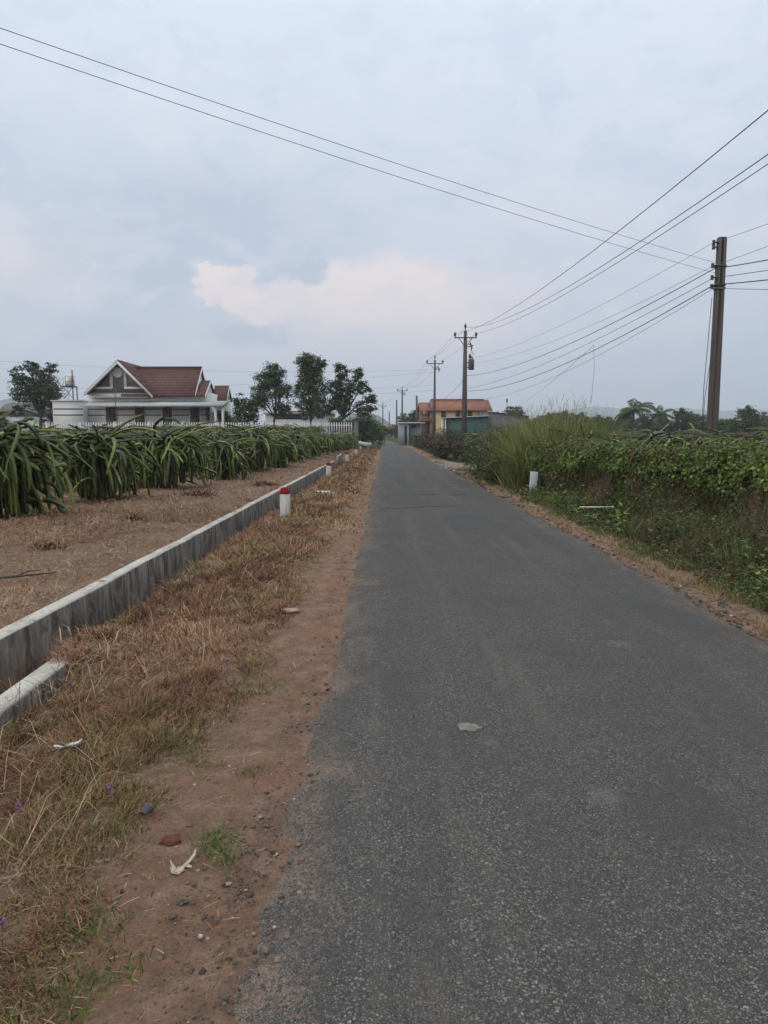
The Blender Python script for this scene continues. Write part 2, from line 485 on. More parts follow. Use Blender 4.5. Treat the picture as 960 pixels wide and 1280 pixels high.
def road_mesh():
    ys = [-20, -8, -3, -1]
    y, st = 0, .045
    while y < 110: ys.append(y); y += st; st = min(st * 1.02, 1.2)
    while y < 420: ys.append(y); y += 6
    ys = np.array(ys)
    u = np.array([0, .006, .012, .03, .06, .1, .16, .24, .34, .44, .5, .56, .66, .76, .84, .9, .94, .97, .988, .994, 1.])
    jl = .15 * (fbm(ys * .9, ys * 0, 51, 3) - .5) + .10 * (fbm(ys * 6, ys * 0, 52, 4) - .5)
    jr = .16 * (fbm(ys * .7, ys * 0, 61, 3) - .5) + .20 * (fbm(ys * 5, ys * 0, 62, 4) - .5)
    nar = sstep(45, 90, ys) * .1
    L = ROADL - .01 + jl + nar - .10 * (1 - sstep(1.5, 3.5, ys)); R = ROADR + jr - nar
    X = L[:, None] + (R - L)[:, None] * u[None]
    Y = np.repeat(ys[:, None], len(u), 1)
    d = np.minimum(X - L[:, None], R[:, None] - X)
    Z = .012 + .035 * (1 - ((X - 1.28) / 1.7) ** 2).clip(0, 1) + .006 * (fbm(X * 1.5, Y * 1.5, 71) - .5)
    Z = np.where(d < 1e-6, -.06, Z - .024 * (1 - sstep(0, .20, d)))
    Xw = X + shift(Y)
    ny, nx = X.shape
    i = (np.arange(ny - 1)[:, None] * nx + np.arange(nx - 1)[None]).ravel()
    mb = MB(); mb.add(np.stack([Xw, Y, Z], -1), np.stack([i, i + 1, i + nx + 1, i + nx], 1))
    o = mb.build('road', road_mat(), smooth=True); tag(o, kind='structure')
    at = o.data.attributes.new('edge', 'FLOAT', 'POINT'); at.data.foreach_set('value', d.astype(np.float32).ravel())


ground_mesh(); road_mesh()


def path_mesh():
    """pale dirt turning that joins the road on the right"""
    n = 40; u = np.linspace(0, 1, n); mb = MB()
    x = 2.75 + 9 * u
    w = 3.1 * (1 - sstep(0, .35, u)) + 2.2
    cy = 36 + 5 * u
    rows = np.linspace(-1, 1, 13)
    X = np.repeat(x[:, None], 13, 1); Y = cy[:, None] + w[:, None] * rows[None] + .25 * (fbm(X * 2, rows[None] * 3 + X * 0, 81) - .5)
    Z = land(X, Y) + .016 + .07 * (1 - rows[None] ** 2) * sstep(3, 4.2, X)
    Z = np.where(X < 3, np.maximum(Z, .018), Z)
    i = (np.arange(n - 1)[:, None] * 13 + np.arange(12)[None]).ravel()
    mb.add(np.stack([X, Y, Z], -1), np.stack([i, i + 13, i + 14, i + 1], 1))
    tag(mb.build('path', rough_mat('pale gravelly dirt', (.13, .105, .085), (.27, .225, .185), 5, .95, .1, .6, 40), smooth=True), kind='structure')


path_mesh()


# ------------------------------------------------------------------ hills
def hills(name, x0, x1, d, prof, depth, seed):
    n, k = 90, 9
    xs = np.linspace(x0, x1, n)
    crest = np.interp(xs, [p[0] for p in prof], [p[1] for p in prof]) * (1 + .10 * (fbm(xs / 90, xs * 0, seed) - .5)) + (fbm(xs / 35, xs * 0, seed + 5) - .5) * d * .003
    t = np.linspace(0, 1, k)
    X = np.repeat(xs[None], k, 0); Y = d + depth * (t[:, None]) + 0 * X
    Z = -2 + (np.maximum(crest, 0)[None] + 2) * np.sin(np.minimum(t / .6, 1.6) * PI / 2)[:, None] + (fbm(X / 40, Y / 40, seed) - .5) * 6 * t[:, None]
    i = (np.arange(k - 1)[:, None] * n + np.arange(n - 1)[None]).ravel()
    mb = MB(); mb.add(np.stack([X, Y, Z], -1), np.stack([i, i + 1, i + n + 1, i + n], 1))
    tag(mb.build(name, HILLM, smooth=True), kind='structure')


HILLM = rough_mat('wooded hillside', (.020, .034, .016), (.05, .062, .03), .02, 1., 0., 0)
h1 = lambda px, py, d: ((px - 480) / FPX * d, (HORIZ - py) / FPX * d)
hills('hill', *(h1(400, 0, 1500)[0], h1(512, 0, 1500)[0]), 1500, [h1(400, 522, 1500), h1(432, 512, 1500), h1(455, 509, 1500), h1(472, 513, 1500), h1(490, 525, 1500), h1(512, 545, 1500)], 500, 3)
hills('hills', h1(-260, 0, 1900)[0], h1(120, 0, 1900)[0], 1900, [h1(-260, 510, 1900), h1(-60, 488, 1900), h1(0, 495, 1900), h1(30, 500, 1900), h1(60, 508, 1900), h1(120, 546, 1900)], 700, 5)
hills('hills', h1(640, 0, 3300)[0], h1(1200, 0, 3300)[0], 3300, [h1(640, 545, 3300), h1(690, 520, 3300), h1(735, 509, 3300), h1(775, 503, 3300), h1(815, 506, 3300), h1(850, 511, 3300), h1(890, 504, 3300), h1(960, 510, 3300), h1(1200, 500, 3300)], 800, 8)

# ------------------------------------------------------------------ concrete ditch walls
def wall_run(name, x0, x1, y0, y1, z0, ztop, mat, label, joints=2.05, step=.12, chip=.045, seed=0):
    ys = [y0]
    while ys[-1] < y1: ys.append(min(ys[-1] + step, y1)); step = min(step * 1.03, .5)
    mb = MB(); ring = []
    for y in ys:
        c = chip * float(fbm(y * 3.1, seed, seed)) ; e = .012 * float(fbm(y * .9, 7, seed + 3))
        j = .012 if (y % joints) < .05 else 0
        zt = ztop + .02 * float(fbm(y * .5, 2, seed + 9) - .5)
        sh = float(shift(y))
        ring += [(x0 + sh, y, z0), (x0 + e + sh, y, zt - c), (x0 + c * .8 + e + sh, y, zt), (x1 - c * .8 - e + sh, y, zt), (x1 - e - j + sh, y, zt - c), (x1 - j + sh, y, z0)]
    n = len(ys)
    F = [(i * 6 + k, i * 6 + k + 1, (i + 1) * 6 + k + 1, (i + 1) * 6 + k) for i in range(n - 1) for k in range(5)]
    T = []
    for o in (0, (n - 1) * 6):
        T += [(o, o + k, o + k + 1) if o else (o, o + k + 1, o + k) for k in range(1, 5)]
    mb.add(ring, F, T)
    o = mb.build(name, mat); tag(o, label, 'ditch wall')
    return o


def ditch_mat():
    m, nt, b = newmat('weathered ditch concrete', .9, .15)
    P = coords(nt)
    geo = nt.nodes.new('ShaderNodeNewGeometry'); sep = nt.nodes.new('ShaderNodeSeparateXYZ'); lk(nt, geo.outputs['Normal'], sep.inputs[0])
    sp = nt.nodes.new('ShaderNodeSeparateXYZ'); lk(nt, P, sp.inputs[0])
    streak = noise(nt, coords(nt, (1, 11, .9)), 1.6, 6, .7); patch = noise(nt, P, 3, 6, .65); fine = noise(nt, P, 45, 5, .7)
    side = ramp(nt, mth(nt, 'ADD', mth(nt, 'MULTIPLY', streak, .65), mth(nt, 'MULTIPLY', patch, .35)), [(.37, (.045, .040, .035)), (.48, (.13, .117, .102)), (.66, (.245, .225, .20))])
    blk = noise(nt, coords(nt, (1, 2.6, 1.1)), 1.5, 7, .72, .5)
    side = mixc(nt, mth(nt, 'MULTIPLY', smap(nt, blk, .48, .62), .75), side, (.022, .019, .017))
    jl = mth(nt, 'LESS_THAN', mth(nt, 'MODULO', sp.outputs[1], 2.05), .022)
    side = mixc(nt, mth(nt, 'MULTIPLY', jl, .75), side, (.03, .027, .025))
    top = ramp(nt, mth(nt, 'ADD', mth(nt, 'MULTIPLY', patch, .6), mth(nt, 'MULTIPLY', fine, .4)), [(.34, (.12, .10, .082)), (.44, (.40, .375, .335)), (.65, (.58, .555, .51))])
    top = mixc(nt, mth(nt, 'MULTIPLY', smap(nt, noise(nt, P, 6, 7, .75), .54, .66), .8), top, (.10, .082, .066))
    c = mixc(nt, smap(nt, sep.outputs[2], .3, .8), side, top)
    lk(nt, c, b.inputs['Base Color']); bump(nt, b, mth(nt, 'ADD', fine, mth(nt, 'MULTIPLY', patch, .6)), .5, .01)
    return m


DM = ditch_mat()
wall_run('ditch_wall', DW0, DW1, -2, 40, -.9, .055, DM, 'long grey stained concrete ditch wall with pale top beside the field', seed=1)
wall_run('ditch_wall', NW0, NW1, -2, 4.75, -.9, .005, DM, 'short pale concrete wall end sinking into the dry grass', seed=4)
wall_run('ditch_wall', NW0, NW1, 7.4, 7.85, -.9, -.055, DM, 'small bit of pale concrete edge peeping out of dry grass bank', seed=6)
wall_run('ditch_wall', DW0, DW1, 43.5, 47.5, -.9, .22, DM, 'detached pale length of ditch wall beyond the third red topped post', seed=8)
wall_run('ditch_wall', DW0 - .2, DW1 - .3, 53, 56, -.9, .42, DM, 'farthest bit of pale ditch wall near the fence corner', seed=12)

# ------------------------------------------------------------------ grasses and weeds (nobody could count them)
DRY = tint_mat('dry grass', [(0, (.060, .040, .028)), (.2, (.150, .082, .050)), (.45, (.265, .140, .080)), (.66, (.350, .215, .130)), (.84, (.50, .375, .25)), (.9, (.22, .19, .075)), (1, (.125, .145, .042))], .8, .15)
GRN = tint_mat('green weeds', [(0, (.075, .042, .026)), (.2, (.14, .09, .055)), (.28, (.024, .042, .011)), (.55, (.054, .094, .018)), (.82, (.105, .155, .028)), (1, (.22, .25, .06))], .6, .25)
TALL = tint_mat('tall grass', [(0, (.15, .105, .05)), (.3, (.066, .098, .026)), (.65, (.125, .165, .042)), (.85, (.23, .235, .08)), (1, (.40, .33, .17))], .65, .2)


def scatter(x0f, x1f, y0, y1, dens0, ref, w0=1.):
    """points with density falling as 1/y^2 beyond ref; returns x, y, widening factor"""
    xs, ys, ks = [], [], []
    edges = [y0]
    while edges[-1] < y1: edges.append(min(edges[-1] * 1.12 + .05, y1))
    for a, b in zip(edges[:-1], edges[1:]):
        m = .5 * (a + b); k = max(1., m / ref)
        xa, xb = float(x0f(m)), float(x1f(m))
        n = int((b - a) * max(xb - xa, 0) * dens0 / k ** 2)
        if n <= 0: continue
        y = RNG.uniform(a, b, n); u = RNG.uniform(0, 1, n)
        xa_, xb_ = x0f(y), x1f(y)
        xs.append(xa_ + (xb_ - xa_) * u); ys.append(y); ks.append(np.full(n, k))
    return np.concatenate(xs), np.concatenate(ys), np.concatenate(ks)


def ones(y): return np.ones_like(np.asarray(y, float))


def dry_grass():
    mb = MB()
    edge = lambda y: -.70 - .28 * (fbm(np.asarray(y) * .8, ones(y) * 3, 41) - .5) * 2 + .30 * sstep(6, 12, y)
    # verge between ditch and road
    x, y, k = scatter(lambda y: -2.30 * ones(y), edge, .2, 75, 15500, 3.4)
    cl = fbm(x * 2.2, y * 2.2, 101, 3); big = fbm(x * .6 + 9, y * .6, 103, 3); f2 = fbm(x * 6, y * 6, 107, 2)
    ed = edge(y) - x
    keep = (RNG.uniform(0, 1, len(x)) < sstep(.0, .30, ed) * (.25 + 1.1 * sstep(.28, .5, f2))) & ~((y < 4.6) & (x < NW1 + .03))
    x, y, k, cl, big, f2, ed = [a[keep] for a in (x, y, k, cl, big, f2, ed)]
    n = len(x); z = land(x, y) - .12 * (1 - sstep(NW1, -1.35, x)) * (1 - sstep(4.2, 5.2, y)) + .05 * (x < NW1 + .05) * (y > 4.6)
    L = (.05 + .15 * cl ** 1.3 * sstep(.25, .65, f2)) * np.where((x < -2.1) & (y > 4.6), 1.05, 1) * RNG.uniform(.5, 1.35, n) * (.45 + .55 * sstep(.05, .5, ed))
    D = RNG.normal(0, .65, (n, 3)); D[:, 2] = np.abs(RNG.normal(.75, .35, n)); D[:, 0] += (fbm(x, y, 109) - .5) * 2 - .6 * (x < -2.12) * (y > 4.6); D[:, 1] += (fbm(x, y, 111) - .5) * 2
    gr = sstep(.5, .64, fbm(x * 1.6, y * 1.6, 113, 3) + .22 * np.exp(-((x + 1.25) / .4) ** 2) * (y < 3.8) + .08 * sstep(.35, .1, ed))
    t = np.clip(.14 + .62 * fbm(x * 1.4, y * 1.4, 115, 3) + RNG.normal(0, .15, n) - .10 * (big > .56), 0, .84)
    t = np.where((RNG.uniform(0, 1, n) < .55 * sstep(-.85, -.5, x) * sstep(5, 9, y)), RNG.uniform(.62, .9, n), t)
    t = np.where(RNG.uniform(0, 1, n) < gr * .42, RNG.uniform(.86, .97, n), t)
    mb.blades(np.stack([x, y, z - .005], 1), D, L * k ** .08, (.0030 + .002 * RNG.uniform(0, 1, n)) * k, t, RNG.uniform(.1, .7, n))
    # long tangled grey stalks
    x, y, k = scatter(lambda y: -2.2 * ones(y), lambda y: -1.2 * ones(y), .8, 40, 330, 4)
    m = fbm(x * 1.3, y * 1.3, 121) > .5
    m |= (np.hypot(x + 1.78, (y - 4.35)) < .45)
    x, y, k = x[m], y[m], k[m]; n = len(x)
    D = RNG.normal(0, .8, (n, 3)); D[:, 2] = np.abs(RNG.normal(.5, .3, n))
    mb.blades(np.stack([x, y, land(x, y)], 1), D, RNG.uniform(.15, .42, n), .0028 * k, np.where(RNG.uniform(0, 1, n) < .5, RNG.uniform(.7, .84, n), RNG.uniform(0, .25, n)), RNG.uniform(.3, .9, n))
    # wiry stalks inside the ditch
    x, y, k = scatter(lambda y: -2.81 * ones(y), lambda y: -2.34 * ones(y), 1.2, 14, 2300, 5)
    cm = RNG.uniform(0, 1, len(x)) < .25 + .75 * sstep(.42, .6, fbm(x * 2, y * 1.2, 125, 3)) * (1 - .7 * sstep(6.5, 9, y)); x, y, k = x[cm], y[cm], k[cm]
    n = len(x); D = RNG.normal(0, .25, (n, 3)); D[:, 2] = 1
    mb.blades(np.stack([x, y, -.55 + 0 * x], 1), D, RNG.uniform(.2, .66, n) * (1 - .30 * sstep(5, 8, y)), .0055 * k, RNG.uniform(.05, .55, n), RNG.uniform(0, .5, n))
    # straw lying on the field behind the ditch
    x, y, k = scatter(lambda y: -np.minimum(.62 * y + 1.5, 9.5), lambda y: DW0 * ones(y) + .04, 3.2, 62, 4200, 5.5)
    f = fbm(x * 1.1, y * 1.1, 131, 3); keep = RNG.uniform(0, 1, len(x)) < .22 + .78 * sstep(.40, .6, f)
    x, y, k, f = x[keep], y[keep], k[keep], f[keep]; n = len(x)
    D = RNG.normal(0, 1, (n, 3)); D[:, 2] = np.abs(RNG.normal(.22, .28, n))
    t = np.clip(.16 + .62 * fbm(x * .8, y * .8, 133, 3) + RNG.normal(0, .24, n), 0, .84)
    mb.blades(np.stack([x, y, land(x, y) + .012], 1), D, RNG.uniform(.05, .17, n) * k ** .2, .0042 * k, t, RNG.uniform(0, .5, n))
    # straw hanging over the pale coping
    y = RNG.uniform(3.5, 39, 5200); y = 3.5 + (y - 3.5) ** 1.0; x = DW0 + RNG.normal(0, .04, len(y)); k = np.maximum(1, y / 5)
    m = fbm(y * 1.7, y * 0, 141) > .47; x, y, k = x[m], y[m], k[m]; n = len(x)
    D = RNG.normal(0, .7, (n, 3)); D[:, 0] += .5; D[:, 2] = .25
    mb.blades(np.stack([x, y, 0 * x + .045], 1), D, RNG.uniform(.04, .13, n), .0035 * k, RNG.uniform(.1, .8, n), .5)
    # straw scraps blown onto the dirt shoulder
    x, y, k = scatter(lambda y: -1.0 * ones(y), lambda y: -.40 * ones(y), .9, 40, 420, 3)
    cm = RNG.uniform(0, 1, len(x)) < .15 + sstep(.42, .65, fbm(x * 2.2, y * 2.2, 155, 3)) - .5 * sstep(-.7, -.45, x); x, y, k = x[cm], y[cm], k[cm]; n = len(x)
    D = RNG.normal(0, 1, (n, 3)); D[:, 2] = np.abs(RNG.normal(.12, .15, n))
    mb.blades(np.stack([x, y, land(x, y) + .012], 1), D, RNG.uniform(.02, .09, n), .003 * k, RNG.uniform(.2, .84, n), .3)
    # parched fringe of the right shoulder
    x, y, k = scatter(lambda y: 2.98 * ones(y), lambda y: 3.7 * ones(y), 3, 75, 6500, 5)
    f = fbm(x * 3, y * 1.5, 151, 3); keep = RNG.uniform(0, 1, len(x)) < sstep(.38, .62, f + .3 * (x - 3.15)); x, y, k = x[keep], y[keep], k[keep]; n = len(x)
    D = RNG.normal(0, .7, (n, 3)); D[:, 2] = np.abs(RNG.normal(.6, .3, n))
    mb.blades(np.stack([x + shift(y), y, land(x, y)], 1), D, RNG.uniform(.03, .11, n), .0035 * k, np.where(RNG.uniform(0, 1, n) < .34, RNG.uniform(.86, .97, n), RNG.uniform(.35, .80, n)), .4)
    tag(mb.build('dry_grass', DRY), 'matted rust brown dry grass on the left verge and field', 'grass', kind='stuff')


dry_grass()


def green_tufts():
    mb = MB()
    for px, py, n, r in ((268, 1052, 200, .045), (282, 1075, 60, .03), (150, 1213, 120, .05), (90, 1250, 150, .05), (112, 1165, 170, .07), (45, 1275, 50, .06), (312, 965, 60, .03), (325, 860, 200, .12), (140, 1040, 120, .12), (230, 935, 130, .12), (60, 1150, 60, .12), (385, 655, 300, .18)):
        g = G(px, py)
        x = g.x + RNG.normal(0, r, n); y = g.y + RNG.normal(0, r * 1.1, n)
        D = RNG.normal(0, .6, (n, 3)); D[:, 2] = np.abs(RNG.normal(.7, .3, n))
        mb.blades(np.stack([x, y, land(x, y)], 1), D, RNG.uniform(.02, .055, n) * (1 + r * 6), .0035, RNG.uniform(.4, .95, n), .3)
    tag(mb.build('green_grass', GRN), 'small green grass tufts in the red dirt shoulder', 'grass', kind='stuff')


green_tufts()

# line of the overgrown brick wall on the right
WALLP = [(4.45, 20.3), (4.8, 18.7), (5.4, 16.0), (6.05, 13.2), (6.65, 10.6), (7.5, 7.2), (8.3, 4.0)]


def wall_x(y):
    return np.interp(y, [p[1] for p in WALLP[::-1]], [p[0] for p in WALLP[::-1]])


def weeds():
    mb = MB()
    # leafy undergrowth between road and wall: plants with stems and leaves
    x, y, k = scatter(lambda y: 3.44 * ones(y), lambda y: np.where(y < 20.3, wall_x(y) - .05, 4.4), 3.0, 29, 125, 9)
    edge = x - 3.44
    hgt = (.08 + .62 * sstep(.1, 1.5, edge) * (.18 + 1.9 * fbm(x * 1.1, y * 1.1, 201, 3) ** 1.5)) * RNG.uniform(.4, 1.45, len(x))
    hgt *= np.where(y > 16.5, .35, 1) * (1 - .45 * sstep(7.5, 10.5, y)) * np.where((x > 3.7) & (x < 4.9) & (y > 11.8) & (y < 14.5), .3, 1)
    dry = fbm(x * .8 + 5, y * .8, 203, 3)
    for L in range(26):
        n = len(x); f = RNG.uniform(.05, 1, n) ** .8
        a = RNG.uniform(0, 2 * PI, n); r = RNG.uniform(.02, .16, n) * (.5 + f)
        C = np.stack([x + np.cos(a) * r, y + np.sin(a) * r, land(x, y) + f * hgt], 1)
        D = np.stack([np.cos(a), np.sin(a), RNG.normal(.15, .45, n)], 1)
        t = np.clip(.30 + .45 * RNG.uniform(0, 1, n) ** 1.5 + .5 * (fbm(x * 2.6, y * 2.6, 205, 3) - .45), .28, .97)
        isdry = RNG.uniform(0, 1, n) < sstep(.38, .62, dry) * .7
        t = np.where(isdry, RNG.uniform(0, .2, n), t); t = np.where(RNG.uniform(0, 1, n) < .02, 1., t)
        mb.leaves(C, D, RNG.uniform(.022, .062, n) * k ** .5 * np.where(isdry, .6, 1), RNG.uniform(.014, .034, n) * k ** .5 * np.where(isdry, .5, 1), t)
    # thin twiggy stems
    xs = np.repeat(x, 8); ysr = np.repeat(y, 8); n = len(xs)
    D = RNG.normal(0, .35, (n, 3)); D[:, 2] = 1
    mb.blades(np.stack([xs + RNG.normal(0, .08, n), ysr + RNG.normal(0, .08, n), land(xs, ysr)], 1), D, np.repeat(hgt, 8) * RNG.uniform(.6, 1.7, n) + .05, .0050, np.where(RNG.uniform(0, 1, n) < .65, RNG.uniform(0, .2, n), RNG.uniform(.3, .7, n)), RNG.uniform(0, .5, n))
    # clumps of rank grass and dry stalks standing above the weeds
    for cnt, per, h0, h1, t0, t1, wd in ((85, 60, .25, .62, .5, .95, .006), (75, 34, .35, .85, .0, .24, .005), (60, 26, .25, .6, .30, .55, .010)):
        yy = RNG.uniform(4.5, 18.5, cnt); xx = 3.5 + (wall_x(yy) - 3.55) * RNG.uniform(.08, .98, cnt)
        i = np.repeat(np.arange(cnt), per); n = len(i); sc = RNG.uniform(.6, 1.15, cnt)[i] * np.where(yy[i] > 16, .6, 1) * np.where((xx[i] > 3.6) & (xx[i] < 5.0) & (yy[i] > 11.5) & (yy[i] < 14.6), .3, 1)
        D = RNG.normal(0, .38, (n, 3)); D[:, 2] = 1
        mb.blades(np.stack([xx[i] + RNG.normal(0, .07, n), yy[i] + RNG.normal(0, .09, n), land(xx[i], yy[i])], 1), D, RNG.uniform(h0, h1, n) * sc, wd * RNG.uniform(.6, 1.3, n), np.clip(RNG.uniform(t0, t1, n), 0, 1), RNG.uniform(.1, .7, n))
    # broad leaved plants
    cnt = 150; yy = RNG.uniform(4.3, 18.5, cnt); xx = 3.45 + (wall_x(yy) - 3.55) * RNG.uniform(.05, .98, cnt); i = np.repeat(np.arange(cnt), 26); n = len(i)
    a = RNG.uniform(0, 2 * PI, n); f = RNG.uniform(0, 1, n); hh = RNG.uniform(.2, .6, cnt)[i] * np.where(yy[i] > 16, .6, 1) * np.where((xx[i] > 3.6) & (xx[i] < 5.0) & (yy[i] > 11.5) & (yy[i] < 14.6), .3, 1)
    mb.leaves(np.stack([xx[i] + np.cos(a) * .05, yy[i] + np.sin(a) * .05, land(xx[i], yy[i]) + f * hh], 1), np.stack([np.cos(a), np.sin(a), RNG.normal(.2, .3, n)], 1), RNG.uniform(.06, .14, n) * (1.1 - .5 * f), RNG.uniform(.035, .07, n), np.clip(RNG.uniform(.45, .95, cnt)[i] + RNG.normal(0, .06, n), .3, 1))
    # short green grass along the shoulder
    x, y, k = scatter(lambda y: 3.05 * ones(y), lambda y: 4.3 * ones(y), 3, 33, 3000, 6)
    f = fbm(x * 2, y * 1.2, 211, 3); keep = RNG.uniform(0, 1, len(x)) < sstep(.36, .6, f + .35 * sstep(3.1, 3.6, x) - .12) ; x, y, k = x[keep], y[keep], k[keep]; n = len(x)
    D = RNG.normal(0, .6, (n, 3)); D[:, 2] = np.abs(RNG.normal(.8, .3, n))
    mb.blades(np.stack([x, y, land(x, y)], 1), D, RNG.uniform(.04, .15, n), .004 * k, np.clip(RNG.normal(.50, .2, n), .2, 1), RNG.uniform(.2, .6, n))
    tag(mb.build('undergrowth', GRN), 'dark leafy weeds and dry stems along the right roadside', 'weeds', kind='stuff')


weeds()


def tall_grass():
    mb = MB()
    n = 36000
    cx = RNG.choice(46, n); bx = RNG.uniform(3.75, 6.5, 46); by = 19.9 + RNG.uniform(0, 1, 46) * 6.5 + (bx - 3.7) * .5
    bx = np.maximum(bx, 3.75 + .02 * by)
    bh = (.9 + 1.65 * sstep(3.9, 5.1, bx) * RNG.uniform(.75, 1.1, 46))
    x = bx[cx] + RNG.normal(0, .22, n); y = by[cx] + RNG.normal(0, .35, n)
    D = RNG.normal(0, .28, (n, 3)); D[:, 2] = 1; D[:, 0] += (x - bx[cx]) * .8; D[:, 1] += (y - by[cx]) * .5
    L = bh[cx] * RNG.uniform(.45, 1.2, n)
    mb.blades(np.stack([x, y, land(x, y)], 1), D, L, RNG.uniform(.008, .020, n), np.clip(RNG.normal(.62, .2, n) + .12 * (RNG.uniform(0, 1, 46)[cx] - .5), 0, 1), RNG.uniform(.1, .75, n))
    # seed heads
    m = 700; s = RNG.choice(n, m)
    P = np.stack([x[s], y[s], land(x[s], y[s]) + L[s] * .9], 1) + D[s] * 0
    DD = RNG.normal(0, .25, (m, 3)); DD[:, 2] = 1
    mb.blades(P, DD, RNG.uniform(.2, .5, m), .014, RNG.uniform(.85, 1, m), .4)
    tag(mb.build('tall_grass', TALL), 'yellow green tall grass clump behind the white post on the right', 'grass', kind='stuff')
    # far roadside grass
    mb = MB()
    n = 6000; y = RNG.uniform(95, 230, n); x = ROADR + .2 + np.abs(RNG.normal(0, 2.2, n)) + shift(y)
    D = RNG.normal(0, .35, (n, 3)); D[:, 2] = 1
    mb.blades(np.stack([x, y, land(x, y)], 1), D, RNG.uniform(.3, 1.1, n), .07, np.clip(RNG.normal(.68, .15, n), 0, 1), .4)
    tag(mb.build('roadside_grass', TALL), 'bright grass beside the far bend of the road', 'grass', kind='stuff')


tall_grass()


def gravel():
    t = (1 + 5 ** .5) / 2
    iv = np.array([(-1, t, 0), (1, t, 0), (-1, -t, 0), (1, -t, 0), (0, -1, t), (0, 1, t), (0, -1, -t), (0, 1, -t), (t, 0, -1), (t, 0, 1), (-t, 0, -1), (-t, 0, 1)]) / 1.9
    it = np.array([(0, 11, 5), (0, 5, 1), (0, 1, 7), (0, 7, 10), (0, 10, 11), (1, 5, 9), (5, 11, 4), (11, 10, 2), (10, 7, 6), (7, 1, 8), (3, 9, 4), (3, 4, 2), (3, 2, 6), (3, 6, 8), (3, 8, 9), (4, 9, 5), (2, 4, 11), (6, 2, 10), (8, 6, 7), (9, 8, 1)])
    mb = MB()
    def put(x, y, s, tint, zo=0.):
        n = len(x)
        sc = s[:, None] * np.stack([RNG.uniform(.7, 1.4, n), RNG.uniform(.7, 1.4, n), RNG.uniform(.4, .8, n)], 1)
        V = iv[None] * RNG.uniform(.75, 1.2, (n, 12, 1)) * sc[:, None]
        a = RNG.uniform(0, 2 * PI, n); c, s_ = np.cos(a)[:, None], np.sin(a)[:, None]
        V = np.stack([V[..., 0] * c - V[..., 1] * s_, V[..., 0] * s_ + V[..., 1] * c, V[..., 2]], -1)
        V += np.stack([x, y, land(x, y) + zo + .1 * s], 1)[:, None]
        T = (it[None] + (np.arange(n) * 12)[:, None, None]).reshape(-1, 3)
        mb.add(V, None, T, np.repeat(tint, 12))
    x, y, k = scatter(lambda y: -.66 * ones(y), lambda y: -.22 * ones(y), 1.2, 40, 5200, 2.4)
    cx_ = -.44 - .08 * (1 - sstep(1.5, 3.5, y)) + .10 * (fbm(y * .9, y * 0, 51, 3) - .5)
    keep = RNG.uniform(0, 1, len(x)) < np.exp(-((x - cx_) / .085) ** 2) * (.25 + .9 * fbm(x * 3, y * 2, 303, 3)); x, y, k = x[keep], y[keep], k[keep]; n = len(x)
    s = .0020 + .0048 * RNG.uniform(0, 1, n) ** 4
    put(x, y, s * np.maximum(1, y / 5), np.clip(RNG.normal(.42, .2, n), 0, .9), .006)
    x, y, k = scatter(lambda y: -.92 * ones(y), lambda y: -.18 * ones(y), 1.2, 30, 1150, 2.6)
    f = fbm(x * 2.5, y * 2.5, 301, 3); keep = RNG.uniform(0, 1, len(x)) < sstep(.42, .66, f + .25 * np.exp(-((x + .42) / .12) ** 2)); x, y = x[keep], y[keep]; n = len(x)
    s = .0025 + .010 * RNG.uniform(0, 1, n) ** 6
    put(x, y, s * np.maximum(1, y / 6), np.clip(RNG.normal(.42, .22, n), 0, 1), np.where(x > -.44, .014, 0.))
    x, y, k = scatter(lambda y: 2.82 * ones(y), lambda y: 3.18 * ones(y), 3.5, 40, 900, 5)
    n = len(x); s = (.005 + .017 * RNG.uniform(0, 1, n) ** 3)
    put(x, y, s * np.maximum(1, y / 8), np.clip(RNG.normal(.35, .22, n), 0, 1), np.where(x < 2.98, .014, 0.))
    # bigger crumbs of broken asphalt and pale pebbles the photograph shows
    pts = [(366, 925), (375, 918), (381, 931), (352, 942), (374, 904), (348, 985), (379, 1012), (298, 1117), (318, 1190), (340, 1140), (347, 1152), (385, 880), (330, 895), (345, 893), (312, 885), (335, 905)]
    g = [G(*p) for p in pts]; put(np.array([p.x for p in g]), np.array([p.y for p in g]), RNG.uniform(.006, .011, len(g)), RNG.uniform(.05, .35, len(g)))
    pts = [(287, 958), (292, 966), (294, 961), (268, 937), (292, 939), (243, 981), (326, 1022), (285, 1105), (330, 880), (262, 838), (302, 904), (222, 958), (251, 1170), (420, 742)]
    g = [G(*p) for p in pts]; put(np.array([p.x for p in g]), np.array([p.y for p in g]), RNG.uniform(.006, .011, len(g)), RNG.uniform(.8, 1, len(g)))
    m = tint_mat('loose stones', [(0, (.040, .036, .033)), (.4, (.115, .097, .080)), (.7, (.175, .135, .105)), (.88, (.27, .225, .18)), (1, (.46, .41, .35))], .9, .2, 60)
    tag(mb.build('gravel', m), 'loose stones and asphalt crumbs along both road edges', 'gravel', kind='stuff')


gravel()

# ------------------------------------------------------------------ guide posts
PAINT = stained_paint('weathered white paint', (.58, .57, .55), (.22, .20, .18), (.16, .145, .125), .85)
REDP = stained_paint('faded red paint', (.27, .022, .020), (.11, .022, .02), (.30, .20, .18), .75)
BLUEW = stained_paint('bluish white paint', (.42, .46, .47), (.30, .30, .27), (.24, .24, .21), .5)


